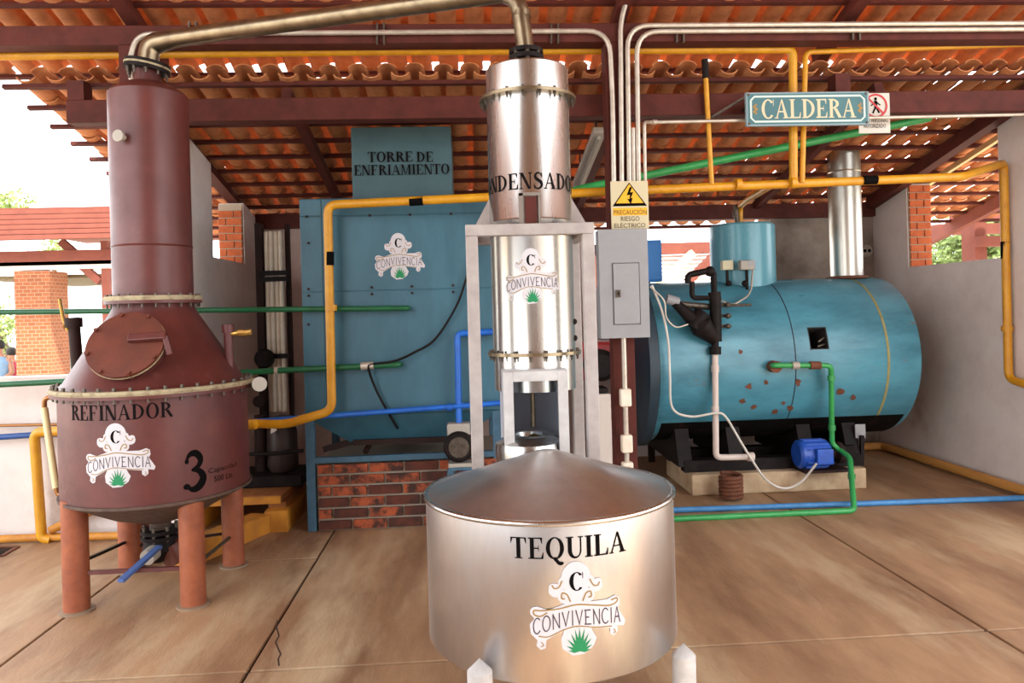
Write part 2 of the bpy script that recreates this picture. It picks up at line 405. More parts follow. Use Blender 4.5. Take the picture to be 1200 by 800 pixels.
def font_polys(txt, x0, x1, y0, y1):
    """small print in the built-in sans face, fitted to a box"""
    cu = bpy.data.curves.new('t', 'FONT'); cu.body = txt; cu.resolution_u = 2
    ob = bpy.data.objects.new('t', cu); COL.objects.link(ob)
    dg = bpy.context.evaluated_depsgraph_get(); me = ob.evaluated_get(dg).to_mesh()
    xs = [v.co.x for v in me.vertices]; ys = [v.co.y for v in me.vertices]
    a, b, c, d = min(xs), max(xs), min(ys), max(ys)
    out = [[(x0 + (me.vertices[i].co.x - a) / (b - a) * (x1 - x0), y0 + (me.vertices[i].co.y - c) / (d - c) * (y1 - y0)) for i in p.vertices] for p in me.polygons]
    ob.evaluated_get(dg).to_mesh_clear(); bpy.data.objects.remove(ob); bpy.data.curves.remove(cu); return out
def decal(name, polys, fn, off, m, parent, du=None, label=None):
    """flat print: 2D polygons laid on a surface by fn(u, v, off)"""
    bm = bmesh.new()
    for i_, p in enumerate(polys):
        P = [Vector((a, b, i_ * 4e-6)) for a, b in p]
        vs = [bm.verts.new(q) for q in P]
        if len(P) <= 4:
            try: bm.faces.new(vs)
            except ValueError: pass
        else:
            for tri in tessellate_polygon([P]):
                try: bm.faces.new([vs[i] for i in tri])
                except ValueError: pass
    if du:
        us = [v.co.x for v in bm.verts]; u = math.floor(min(us) / du) * du + du
        while u < max(us):
            bmesh.ops.bisect_plane(bm, geom=bm.verts[:] + bm.edges[:] + bm.faces[:], plane_co=(u, 0, 0), plane_no=(1, 0, 0)); u += du
    o_ = Vector(parent['_o'])
    bmesh.ops.recalc_face_normals(bm, faces=bm.faces)
    for v in bm.verts: v.co = Vector(fn(v.co.x, v.co.y, off + v.co.z)) - o_
    me = bpy.data.meshes.new(name); bm.to_mesh(me); bm.free(); me.materials.append(m)
    ob = bpy.data.objects.new(name, me); COL.objects.link(ob); ob.parent = parent; ob['_o'] = tuple(o_)
    if label: ob['label'] = label
    return ob
def cyl_map(ax, ay, r, a0, z0):
    return lambda u, v, off: (ax + (r + off) * math.sin(a0 + u / r), ay - (r + off) * math.cos(a0 + u / r), z0 + v)
def flat_map(o, ex, ey, en):
    o, ex, ey, en = Vector(o), Vector(ex).normalized(), Vector(ey).normalized(), Vector(en).normalized()
    return lambda u, v, off: o + ex * u + ey * v + en * off
def ell(cx, cy, rx, ry, n=18): return [(cx + rx * math.cos(2 * math.pi * i / n), cy + ry * math.sin(2 * math.pi * i / n)) for i in range(n)]
def logo(fn, width, parent, name='sticker'):
    """white die-cut sticker: monogram C, scrolls, lettered ribbon, agave"""
    k = width / 645.0
    def cv(polys): return [[((x - 425) * k, (430 - y) * k) for x, y in p] for p in polys]
    base = [ell(415, 240, 97, 108, 26), [(365, 320), (465, 320), (500, 405), (335, 405)], ell(282, 312, 46, 44), ell(268, 292, 30, 26),
            ell(336, 352, 42, 46), ell(322, 268, 22, 40), ell(545, 296, 46, 42), ell(560, 276, 28, 26), ell(494, 352, 42, 44), ell(512, 262, 22, 38),
            [(115, 440), (130, 420), (160, 414), (230, 436), (330, 402), (415, 388), (520, 396), (620, 398), (680, 380), (710, 398), (715, 440), (700, 470),
             (755, 560), (742, 590), (692, 578), (692, 620), (665, 642), (638, 622), (638, 586), (540, 572), (415, 552), (330, 566), (215, 628), (208, 680),
             (178, 692), (150, 668), (158, 632), (115, 590), (110, 530), (140, 492), (115, 462)],
            [(335, 555), (500, 555), (522, 600), (542, 632), (520, 682), (460, 726), (380, 732), (315, 684), (308, 622)]]
    st = decal(name, cv(base), fn, 0.0015, decal_w, parent, 0.02)
    gold = stroke(spline([(225, 452), (180, 476), (140, 466), (142, 440), (190, 440), (300, 428), (415, 408), (540, 424), (640, 440), (692, 424), (690, 400), (650, 408)]), 9)
    gold += stroke(spline([(165, 604), (230, 606), (320, 566), (415, 546), (540, 566), (650, 576)]), 7)
    for sx in (-1, 1):
        cx = 415
        gold += stroke(spline([(cx + sx * 40, 388), (cx + sx * 62, 340), (cx + sx * 92, 330), (cx + sx * 96, 362), (cx + sx * 76, 366)]), 9)
        gold += stroke(spline([(cx + sx * 90, 250), (cx + sx * 112, 290), (cx + sx * 142, 298), (cx + sx * 156, 276)]), 8)
    gold += stroke(spline([(180, 640), (196, 660), (176, 672)]), 6) + stroke(spline([(664, 596), (676, 618), (660, 624)]), 6)
    decal('scroll', cv(gold), fn, 0.0025, decal_gold, st, 0.02)['kind'] = 'stuff'
    g, a = glyph('C', 0.24, 0.05)
    decal('monogram', cv([[(366 + x / 0.9 * 100, 318 - y * 116) for x, y in p] for p in g]), fn, 0.0025, ink, st, 0.02)
    pol, wd = word('CONVIVENCIA', 0.11, 0.085, False, 0.06); lt = []
    for p in pol:
        q = []
        for x, y in p:
            X = 128 + x / wd * 592; d = (X - 415) / 290
            bs = 538 + (64 * abs(d) ** 1.6 if d < 0 else 22 * d)
            q.append((X, bs - y * (96 + 8 * abs(d))))
        lt.append(q)
    decal('lettering', cv(lt), fn, 0.0025, decal_grey, st, 0.02)
    ag = []
    for tx, ty in ((348, 626), (340, 668), (372, 590), (398, 562), (428, 552), (462, 562), (490, 594), (508, 630), (512, 672), (352, 700), (500, 702)):
        d = Vector((tx - 427, ty - 704)); nn = Vector((-d.y, d.x)).normalized() * 10; b = Vector((427, 708)); mid = b + d * 0.45
        ag.append([tuple(b), tuple(mid + nn), (tx, ty), tuple(mid - nn)])
    decal('agave', cv(ag), fn, 0.0025, decal_green, st, 0.02)
    return st
# =================================================================== STRUCTURE
XR, XL, YB, YW = 4.45, PY(305, 400, 7.85).x, 7.85, 5.74     # inner faces: right wall, left wall, back wall; start of side walls
def HL(Y): return 3.30 - 0.225 * (Y - 5.3)                  # underside of the lower tile roof
def HU(Y): return 3.74 - 0.32 * (Y - 5.13)                  # underside of the upper tile roof

# ---- ground outside and concrete floor with separate slabs
m = MB(); m.box(-40, 40, -30, 60, -0.30, -0.12)
tag(m.build('ground', grass_m, smooth=False), 'pale dusty ground outside the still house', 'ground', kind='structure')
m = MB(); m.box(-6.5, 6.2, -3.5, 8.4, -0.12, -0.012)
floor = m.build('floor', joint, smooth=False); tag(floor, 'brown concrete floor cast in large slabs', 'floor', kind='structure')
g = 0.007
paving_added = mat('reflection_grey_paving', (178, 176, 176), 0.6, col2=(156, 152, 150), scale=2)  # grey slabs added out of view to tint what the tank reflects
for (x0, x1, y0, y1) in ((-6.5, -2.24, 1.35, 3.42), (-2.24, -1.04, 1.35, 3.42), (-1.04, 2.45, 1.35, 3.42), (2.45, 6.2, 1.35, 3.42), (-6.5, -1.04, -3.5, 1.35), (-1.04, 2.45, -3.5, 1.35), (2.45, 6.2, -3.5, 1.35),
                         (-6.5, -2.24, 3.42, 8.4), (-2.24, -1.04, 3.42, 4.98), (-2.24, -1.04, 4.98, 8.4), (-1.04, 2.45, 3.42, 8.4), (2.45, 6.2, 3.42, 8.4)):
    m = MB(); m.box(x0 + g, x1 - g, y0 + g, y1 - g, -0.05, 0.0)
    m.build('slab', concrete if y1 > 1.5 else paving_added, floor, smooth=False, bevel=0.006)
cr = [PZ(*p) for p in ((325, 727), (324, 735), (327, 745), (323, 752), (326, 760), (329, 766), (326, 772), (327, 780))]
m = MB()
for a, b in zip(cr, cr[1:]): m.bar(a + Vector((0, 0, 0.0)), b, 0.008, 0.0016)
m.build('crack', joint, floor, smooth=False)

# unseen roof slope added behind the viewer, kept narrow to band the steel reflections
m = MB(); m.prism([(-2.6, 0.66, 5.24), (3.2, 0.66, 5.24), (3.2, -4.6, 3.55), (-2.6, -4.6, 3.55)], (0, 0, 0.06))
tag(m.build('added_roof_slope', mat('added_slope_tan', (150, 112, 86), 0.8, col2=(116, 84, 64), scale=3), smooth=False), 'unseen tan roof slope added behind the viewer for the steel to reflect', 'roof', kind='structure')
# unseen wall added behind the viewer, open at both sides, darkens mid-column reflections
m = MB(); m.box(-2.6, 3.2, -3.4, -3.2, -0.012, 3.8)
tag(m.build('wall_front_added', mat('added_wall_tan', (150, 118, 96), 0.85, col2=(126, 96, 78), scale=2), smooth=False), 'unseen tan wall added behind the viewer to band the steel reflections', 'wall', kind='structure')
# ---- walls
def wall_poly(name, poly, axis, t, mt, label):
    m = MB(); off = {'X': (t, 0, 0), 'Y': (0, t, 0)}[axis]
    m.prism(poly, off); return tag(m.build(name, mt, smooth=False), label, 'wall', kind='structure')
# right wall: full gable shape with a window notch open to the roof
yj, yn = PX(1064, 300, XR).y, PX(1173, 300, XR).y
zs = PX(1064, 313, XR).z; zs2 = PX(1172, 302, XR).z
def top(Y): return HL(Y) - 0.10
wr = wall_poly('wall_right', [(XR, 4.7, 0), (XR, YB + 0.2, 0), (XR, YB + 0.2, top(YB + 0.2)), (XR, yj, top(yj)), (XR, yj, zs), (XR, yn, zs2), (XR, yn, top(yn)), (XR, 5.42, top(5.42)), (XR, 5.42, 2.99), (XR, 4.7, 2.99)], 'X', 0.24, plaster, 'plastered grey-beige gable wall with a window notch beside the teal boiler')
yjl, ynl = PX(287, 300, XL).y, PX(250, 300, XL).y
zsl = PX(287, 309, XL).z
wl = wall_poly('wall_left', [(XL, YW, 0), (XL, YB + 0.2, 0), (XL, YB + 0.2, top(YB + 0.2)), (XL, yjl, top(yjl)), (XL, yjl, zsl), (XL, ynl, zsl), (XL, ynl, top(ynl)), (XL, YW, top(YW))], 'X', -0.24, plaster, 'plastered gable wall with a window notch behind the brown still')
# brick jambs of the notches
def jamb(parent, x0, x1, y, z0, z1, rows_h=0.075):
    m = MB(); m.box(x0, x1, y - 0.012, y + 0.02, z0, z1); m.build('mortar_bed', mortar, parent, smooth=False)
    n = int((z1 - z0) / rows_h); bw = (x1 - x0)
    for r in range(n):
        cuts = [0, 0.66, 1.0] if r % 2 == 0 else [0, 0.33, 1.0]
        for a, b in zip(cuts, cuts[1:]):
            b_ = MB(); b_.box(x0 + bw * a + 0.006, x0 + bw * b - 0.006, y - 0.026 - random.random() * 0.004, y, z0 + r * rows_h + 0.006, z0 + (r + 1) * rows_h - 0.006)
            b_.build('brick', brick_m, parent, smooth=False)
jamb(wr, XR + 0.012, XR + 0.24, yj, zs, top(yj) - 0.01)
jamb(wl, XL - 0.24, XL - 0.012, yjl, zsl, top(yjl) - 0.01)
# back wall with an opening under the roof beam
zt = PY(330, 268, YB).z
xo0, xo1 = PY(690, 300, YB).x, PY(904, 300, YB).x; zo = PY(800, 334, YB).z
wall_poly('wall_back', [(XL, YB, 0), (xo0, YB, 0), (xo0, YB, zt), (XL, YB, zt)], 'Y', 0.2, mat('plaster_pink', (206, 184, 172), 0.85, col2=(186, 158, 146), scale=2, bump=0.1), 'pinkish plastered rear wall behind the blue cooling tower')
wall_poly('wall_back_low', [(xo0, YB, 0), (xo1, YB, 0), (xo1, YB, zo), (xo0, YB, zo)], 'Y', 0.2, plaster_white, 'white rear wall under the opening behind the boiler')
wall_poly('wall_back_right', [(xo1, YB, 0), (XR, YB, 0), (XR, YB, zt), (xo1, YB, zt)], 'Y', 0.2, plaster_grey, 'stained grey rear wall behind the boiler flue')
# low wall outside left
zl = PY(30, 442, YW).z
m = MB(); m.box(-6.5, XL - 0.24, YW, YW + 0.2, 0, zl)
tag(m.build('wall_low_left', plaster_white, smooth=False), 'low white plastered wall behind the brown still', 'wall', kind='structure')

# ---- steel frame: posts, beams, rafters
YP = 5.13
xa, xb = PY(158, 80, YP).x, PY(730, 450, YP).x
b1t, b1b = PY(450, 28, YP - 0.07).z, PY(450, 50.5, YP - 0.07).z
for nm, x, lb in (('steel_post', xa, 'dark brown square steel post standing behind the brown still'), ('steel_post', xb, 'brown square steel post carrying the grey electrical panel')):
    m = MB(); m.box(x - 0.075, x + 0.075, YP - 0.07, YP + 0.07, 0.012, b1b); p = thing(nm, (x, YP, 0), lb, 'post')
    m.build('shaft', steel_red, p, smooth=False, bevel=0.006)
    m = MB(); m.box(x - 0.12, x + 0.12, YP - 0.11, YP + 0.12, 0, 0.012); m.build('base_plate', steel_dark, p, smooth=False)
m = MB(); m.box(-6.3, 6.6, YP - 0.07, YP + 0.07, b1b, b1t)
tag(m.build('roof_beam', steel_red, smooth=False, bevel=0.006), 'long brown steel beam resting on the posts under the upper tile roof', 'beam')
Y2 = 5.33
x2 = PY(77, 125, Y2 - 0.06).x; b2t, b2b = PY(550, 112, Y2 - 0.06).z, PY(550, 138, Y2 - 0.06).z
rb = thing('roof_beam', (x2, Y2, b2b), 'brown steel beam with short stubs under the lower tile roof', 'beam')
m = MB(); m.box(x2, 6.4, Y2 - 0.06, Y2 + 0.06, b2b, b2t); m.build('girder', steel_red, rb, smooth=False, bevel=0.006)
for px in (88, 988):
    x = PY(px, 98, Y2 - 0.06).x; m = MB(); m.box(x - 0.055, x + 0.055, Y2 - 0.06, Y2 + 0.06, b2t, HL(Y2) - 0.02)
    m.build('stub', steel_red, rb, smooth=False)
bb0, bb1 = PY(330, 268, YB - 0.06).z, PY(330, 250, YB - 0.06).z
m = MB(); m.box(XL, XR, YB - 0.06, YB + 0.08, bb0 + 0.004, bb1); tag(m.build('roof_beam', steel_red, smooth=False), 'brown steel beam along the top of the rear wall', 'beam')
# rafters under the lower roof
for i, (px, py, lb) in enumerate(((357, 150, 'brown sloping rafter beside the blue duct of the cooling tower'), (712, 150, 'brown sloping rafter above the fluorescent batten lamp'), (936, 190, 'brown sloping rafter between the boiler drum and the flue'))):
    # find rafter X from the pixel on the roof plane
    d = ray(px, py); t = (3.25 + 0.225 * 5.3 - CAM.z) / (d.z + 0.225 * d.y)
    x = (CAM + d * t).x
    m = MB(); m.bar((x, Y2 + 0.065, HL(Y2 + 0.065) - 0.075), (x, YB + 0.05, HL(YB + 0.05) - 0.075), 0.07, 0.08)
    tag(m.build('rafter', steel_red, smooth=False), lb, 'rafter')
m = MB(); m.bar((XR - 0.06, Y2 + 0.065, HL(Y2 + 0.065) - 0.085), (XR - 0.06, YB - 0.08, HL(YB - 0.08) - 0.085), 0.10, 0.12); tag(m.build('rafter', steel_red, smooth=False), 'heavy brown rafter along the top of the right gable wall', 'rafter')
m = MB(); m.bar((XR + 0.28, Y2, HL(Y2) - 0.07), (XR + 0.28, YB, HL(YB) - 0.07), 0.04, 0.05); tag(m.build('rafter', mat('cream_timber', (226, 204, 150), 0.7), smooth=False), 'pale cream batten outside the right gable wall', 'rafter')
m = MB(); m.bar((5.9, Y2, HL(Y2) - 0.08), (5.9, 9.3, HL(9.3) - 0.08), 0.08, 0.14); tag(m.build('rafter', perg, smooth=False), 'red-brown outer rafter seen through the right window notch', 'rafter')
m = MB(); m.bar((XL - 0.1, YW, HL(YW) - 0.06), (XL - 0.1, YB - 0.08, HL(YB - 0.08) - 0.06), 0.10, 0.07); tag(m.build('rafter', steel_red, smooth=False), 'brown rafter along the top of the left gable wall', 'rafter')
for px, lb in ((150, 'brown upper rafter rising above the left post'), (728, 'brown upper rafter rising above the panel post'), (1000, 'brown upper rafter rising above the boiler sign')):
    x = PY(px, 10, YP).x; m = MB(); m.bar((x, YP + 0.55, HU(YP + 0.55) - 0.055), (x, 0.7, HU(0.7) - 0.055), 0.09, 0.09); tag(m.build('rafter', steel_red, smooth=False), lb, 'rafter')

# ---- tile roofs: pans (belly down) and covers (arched up), laid on battens
def tile_mesh(name, r, L, up, taper=0.86, seg=5, th=0.011):
    m = MB(); ring = []
    for (rr, y) in ((r, 0.0), (r - th, 0.0), (r * taper, L), (r * taper - th, L)):
        row = []
        for k in range(seg + 1):
            a = math.pi * (0.06 + 0.88 * k / seg)
            row.append(len(m.v)); m.v.append(Vector((math.cos(a) * rr, y, (math.sin(a) if up else -math.sin(a)) * rr * 0.66)))
        ring.append(row)
    o0, i0, o1, i1 = ring
    for k in range(seg):
        m.f += [[o0[k], o0[k + 1], o1[k + 1], o1[k]], [i0[k], i1[k], i1[k + 1], i0[k + 1]], [o0[k], i0[k], i0[k + 1], o0[k + 1]], [o1[k], o1[k + 1], i1[k + 1], i1[k]]]
    m.f += [[o0[0], o1[0], i1[0], i0[0]], [o0[seg], i0[seg], i1[seg], o1[seg]]]
    me = m.mesh(name); me.materials.append(tile_a)
    me.polygons.foreach_set('use_smooth', [True] * len(me.polygons)); me.set_sharp_from_angle(angle=R(50)); return me
def tile_roof(name, label, H, slope, x0, x1, y0, y1, gauge, pitch, front, visible_rows, lift=0.012):
    """rows counted from the low eave (large Y) upwards; tiles drawn from their low end"""
    root = thing(name, ((x0 + x1) / 2, (y0 + y1) / 2, H((y0 + y1) / 2)), label, 'roof', kind='structure')
    th = math.atan(slope); L = gauge / math.cos(th) * 1.22
    pan, cov = tile_mesh(name + '_pan', pitch * 0.40, L, False), tile_mesh(name + '_cover', pitch * 0.42, L, True)
    rows = int((y1 - y0) / gauge) + 1; cols = int((x1 - x0) / pitch); spots = []
    base = Matrix.Rotation(th - R(3.2), 4, 'X') @ Matrix.Rotation(math.pi, 4, 'Z')
    rest = MB(); singles = 0
    for r in range(rows):
        Y = y1 - r * gauge
        for c in range(cols):
            X = x0 + (c + 0.5) * pitch
            for kind in (0, 1):
                off = pitch * 0.30 if kind == 0 else pitch * 0.30 + lift
                Xk = X if kind == 0 else X + pitch / 2
                j = Matrix.Rotation(R(random.uniform(-1.6, 1.6)), 4, 'Z')
                # tile local +y points up the slope (towards -Y world) after the half turn
                mw = Matrix.Translation((Xk + random.uniform(-.006, .006), Y + random.uniform(-.02, .02), H(Y) + off + random.uniform(0, .008))) @ Matrix.Rotation(-th, 4, 'X') @ Matrix.Rotation(R(3.0), 4, 'X') @ Matrix.Rotation(math.pi, 4, 'Z') @ j
                spots.append((r, c, kind, X, Y, mw))
    vis = sorted([s for s in spots if s[2] == 0 and s[0] in visible_rows and abs(s[3] - 0.7) < s[4] * 0.78], key=lambda s: s[4])[:300]
    keep = set((s[0], s[1]) for s in vis)
    for s in spots:
        if s[2] == 0 and (s[0], s[1]) in keep: inst('roof_tile', pan, root, s[5])
        else:
            me = pan if s[2] == 0 else cov; i = len(rest.v)
            rest.v += [s[5] @ v.co for v in me.vertices]; rest.f += [[i + k for k in p.vertices] for p in me.polygons]
    me = bpy.data.meshes.new(name + '_field'); o_ = Vector(root['_o']); me.from_pydata([tuple(v - o_) for v in rest.v], [], rest.f); me.materials.append(tile_a)
    me.polygons.foreach_set('use_smooth', [True] * len(me.polygons)); me.set_sharp_from_angle(angle=R(50))
    ob = bpy.data.objects.new('tile_field', me); COL.objects.link(ob); ob.parent = root; ob['kind'] = 'stuff'
    return root
xg = -3.14
GL = 0.295
lower = tile_roof('lower_roof', 'orange clay tile lean-to roof over the boiler bay', HL, 0.225, xg, 6.9, 5.50, 5.41 + 11 * GL, GL, 0.2, None, range(0, 13), 0.021)
upper = tile_roof('upper_roof', 'orange clay tile roof of the hall above the long beam', HU, 0.32, -6.6, 7.0, 0.6, 5.93, 0.40, 0.2, None, range(0, 4), 0.012)
# battens
rows = 12
for r in range(rows):
    Y = 5.39 + r * GL; m = MB(); m.bar((xg - 0.07, Y, HL(Y) - 0.012), (6.9, Y, HL(Y) - 0.012), 0.035, 0.03, up=(0, 0.22, 1)); m.build('batten', steel_red, lower, smooth=False)
for Y in (5.87, 5.50, 5.12, 4.7, 4.2, 3.7, 3.2, 2.7, 2.2, 1.7, 1.2, 0.7):
    m = MB(); m.bar((-6.6, Y, HU(Y) - 0.012), (7.0, Y, HU(Y) - 0.012), 0.035, 0.03, up=(0, 0.3, 1)); m.build('batten', steel_red, upper, smooth=False)
# =================================================================== BROWN POT STILL
SX, SY = -1.885, 4.575
def zs_(py, px=180): return PY(px, py, SY).z
st = thing('pot_still', (SX, SY, 0), 'rust-brown pot still on four orange legs, numbered 3, with tall column', 'still')
kpx = SY / F
zb0, zfl, zc1, zf2, zct, zdm, znk = zs_(570, 185), zs_(450), zs_(360), zs_(350), zs_(113, 174), zs_(98, 172), zs_(78, 171)
rb_, rc0 = 0.515, 0.222
m = MB(); m.lathe([(rb_, zb0), (rb_, zfl - 0.02)], (SX, SY, 0), 72); m.build('pot', still_brown, st)
m = MB(); m.lathe([(0.09, zb0 - 0.20), (0.27, zb0 - 0.14), (0.42, zb0 - 0.06), (rb_ + 0.012, zb0 - 0.008), (rb_ + 0.012, zb0 + 0.008)], (SX, SY, 0), 64); m.build('dished_bottom', bottom_scale, st)
fr = MB(); fr.lathe([(rb_, -0.034), (0.552, -0.034), (0.552, -0.016), (rb_, -0.016)], (SX, SY, zfl), 72)
fl = fr.build('lower_flange', still_brown, st)
m = MB(); m.lathe([(rb_, -0.016), (0.552, -0.016), (0.558, -0.004), (0.552, 0.010), (rb_, 0.012)], (SX, SY, zfl), 72); m.build('gasket', gasket, fl)
bolt_ring(fl, (SX, SY, zfl), 0.535, 40, 0.011, 0.085, -0.012)
rc1 = rc0 + 0.005
m = MB(); m.lathe([(rb_ + 0.005, zfl + 0.012), (0.49, zfl + 0.03), (rc1 + 0.012, zc1 - 0.03), (rc0 + 0.002, zc1), (rc0, zf2)], (SX, SY, 0), 72); m.build('cone', still_brown, st, ang=60)
f2 = MB(); f2.lathe([(rc0, -0.03), (0.268, -0.03), (0.268, -0.012), (rc0, -0.012)], (SX, SY, zf2), 56); f2 = f2.build('upper_flange', still_brown, st)
m = MB(); m.lathe([(rc0, -0.012), (0.268, -0.012), (0.272, 0), (0.268, 0.014), (rc0, 0.014)], (SX, SY, zf2), 56); m.build('gasket', gasket, f2)
bolt_ring(f2, (SX, SY, zf2), 0.252, 22, 0.010, 0.08, -0.014)
zsm = zs_(290)
m = MB(); m.lathe([(rc0, zf2 + 0.014), (rc0, zsm - 0.006), (rc0 + 0.004, zsm), (rc0, zsm + 0.006), (rc0, zct), (rc0 - 0.02, zct + 0.022), (0.145, zct + 0.06), (0.078, zdm), (0.072, zdm + 0.02), (0.072, znk - 0.015)], (SX, SY, 0), 64); m.build('column', still_brown, st, ang=30)
# neck flange pair, a little tilted
tl = Vector((0.16, -0.02, 1)).normalized()
nf = MB(); nf.lathe([(0.05, -0.028), (0.128, -0.028), (0.128, -0.008), (0.05, -0.008)], (SX, SY, znk), 36, tl); nf = nf.build('neck_flange', black_m, st)
m = MB(); m.lathe([(0.05, -0.008), (0.131, -0.008), (0.131, 0.003), (0.05, 0.003)], (SX, SY, znk), 36, tl); m.build('gasket', gasket, nf)
m = MB(); m.lathe([(0.05, 0.003), (0.128, 0.003), (0.128, 0.022), (0.05, 0.022)], (SX, SY, znk), 36, tl); m.build('flange_plate', black_m, nf)
bolt_ring(nf, (SX, SY, znk), 0.108, 10, 0.012, 0.075, -0.03)
# manway on the cone
def cone_r(z): return 0.49 + (rc1 + 0.012 - 0.49) * (z - zfl - 0.03) / (zc1 - zfl - 0.06)
zm = (zfl + zc1) / 2 - 0.0; rm = cone_r(zm) + 0.05
best = min((abs((SX + rm * math.sin(R(k / 4))) / (SY - rm * math.cos(R(k / 4))) - ray(146, 400).x / ray(146, 400).y), k) for k in range(-240, 120)); am = R(best[1] / 4)
nz = (0.49 - rc1) ; nr = (zc1 - zfl - 0.06); nl = math.hypot(nz, nr)
n_ = Vector((math.sin(am) * nr / nl, -math.cos(am) * nr / nl, nz / nl)); rm = cone_r(zm)
c_ = Vector((SX + rm * math.sin(am), SY - rm * math.cos(am), zm))
mw = MB(); mw.lathe([(0.188, -0.10), (0.188, 0.02)], c_, 48, n_); mw = mw.build('manway', still_brown, st)
m = MB(); m.lathe([(0.18, 0.02), (0.205, 0.02), (0.208, 0.027), (0.205, 0.035), (0.18, 0.035)], c_, 48, n_); m.build('gasket', gasket, mw)
m = MB(); m.lathe([(0.02, 0.035), (0.206, 0.035), (0.206, 0.052), (0.0, 0.054)], c_, 48, n_); m.build('manway_lid', still_rust, mw)
ux = Vector((math.cos(am), math.sin(am), 0)); uy = n_.cross(ux)
m = MB(); m.bar(c_ + n_ * 0.075 + ux * 0.02 + uy * 0.02, c_ + n_ * 0.075 + ux * 0.22 + uy * 0.03, 0.045, 0.03, up=n_); m.bar(c_ + n_ * 0.075 + ux * 0.215 + uy * 0.03, c_ + n_ * 0.02 + ux * 0.24 + uy * -0.06, 0.03, 0.03, up=n_); m.build('lid_handle', still_brown, mw, smooth=False, bevel=0.006)
for k in range(8):
    a = 2 * math.pi * k / 8 + 0.3; p = c_ + ux * math.cos(a) * 0.194 + uy * math.sin(a) * 0.194; m = MB(); m.lathe([(0.012, 0.0), (0.012, 0.066)], p, 6, n_); m.build('bolt', still_rust, mw, smooth=False)
# vent pipes and valves
pL = PY(92, 446, SY + 0.1); pT = PY(86, 372, SY + 0.1)
vl = MB(); vl.tube([pL, pT], 0.034, 14); vl.tube([pT + Vector((0, 0, -.06)), pT], 0.05, 14); vl = vl.build('vent_pipe', steel_dark, st)
m = MB(); a = pT + Vector((-0.05, -0.02, -0.05)); m.tube([pT + Vector((0, 0, -.05)), a], 0.018, 10); b = PY(78, 385, SY + 0.1); m.tube([PY(80, 388, SY + .08), PY(74, 372, SY + .08), PY(70, 350, SY + .08)], 0.011, 8); m.build('valve_lever', brass, vl)
pR0, pR1 = PY(269, 432, SY), PY(267, 380, SY)
vr = MB(); vr.tube([pR0, pR1], 0.026, 14); vr.tube([pR1 + Vector((0, 0, -.05)), pR1], 0.036, 12); vr = vr.build('vent_pipe', still_brown, st)
m = MB(); q = PY(270, 391, SY); m.tube([q, PY(280, 390, SY)], 0.016, 10); m.tube([PY(279, 390, SY), PY(287, 390, SY)], 0.022, 8); m.tube([PY(287, 390, SY), PY(295, 389, SY)], 0.019, 8); m.build('brass_valve', brass, vr, smooth=False)
# dial at the flange
q = PY(305, 450, SY - 0.05); gd = MB(); gd.lathe([(0.040, 0), (0.043, 0.01), (0.043, 0.03), (0.0, 0.031)], q, 28, (0.1, -1, 0.1)); gd = gd.build('dial_gauge', jar_m, st)
m = MB(); m.tube([PY(290, 452, SY), q + Vector((0, 0.01, 0))], 0.012, 8); m.build('gauge_stem', bolt_m, gd)
# knob on the column
a, z = cyl_hit(145, 161, SX, SY, rc0); q = Vector((SX + rc0 * math.sin(a), SY - rc0 * math.cos(a), z)); dn = Vector((math.sin(a), -math.cos(a), 0))
m = MB(); m.lathe([(0.018, -0.01), (0.018, 0.03), (0.032, 0.03), (0.034, 0.05), (0.0, 0.052)], q, 20, dn); m.build('sight_plug', jar_m, st)
# level glass at the left
sg = MB(); t0, t1 = PY(52, 478, SY - 0.02), PY(66, 572, SY - 0.12); sg.tube([t0, t1], 0.020, 12); sg = sg.build('level_glass', tube_y, st)
m = MB(); m.tube(fillet([PY(74, 464, SY - .02), PY(52, 466, SY - .02), PY(52, 480, SY - .02)], 0.03), 0.014, 10); m.build('elbow', copper, sg); m = MB(); m.tube(fillet([PY(66, 570, SY - .12), PY(67, 580, SY - .12), PY(80, 578, SY - .12)], 0.03), 0.014, 10); m.build('elbow', copper, sg)
# legs and braces
LX = (PZ(90, 716).x, PZ(226, 710).x); LYf, LYb = 4.25, 4.90
legs = [(LX[0] + 0.0, LYf), (LX[1] + 0.0, LYf + 0.0), (LX[0] + 0.0, LYb), (LX[1] + 0.02, LYb)]
for (x, y) in legs:
    m = MB(); m.lathe([(0.068, 0.008), (0.068, zb0 + 0.02)], (x, y, 0), 24); lg = m.build('leg', leg_orange, st)
    m = MB(); m.lathe([(0.09, 0), (0.09, 0.01), (0.068, 0.014)], (x, y, 0), 24); m.build('foot_plate', mat('foot_grey', (140, 118, 96), 0.7), lg)
def brace(a, b, z0, z1, mt, wd=0.022):
    m = MB(); m.bar((a[0], a[1], z0), (b[0], b[1], z1), wd, wd); m.build('brace', mt, st, smooth=False)
zb = PY(160, 668, LYf).z
brace(legs[0], legs[1], zb, zb, still_brown); brace(legs[0], legs[2], PY(107, 660, LYf).z, PY(152, 633, LYb).z, black_m, 0.016); brace(legs[1], legs[3], zb, PY(278, 626, LYb).z, bolt_m, 0.016); brace(legs[2], legs[3], PY(160, 640, LYb).z, PY(260, 624, LYb).z, steel_dark, 0.016)
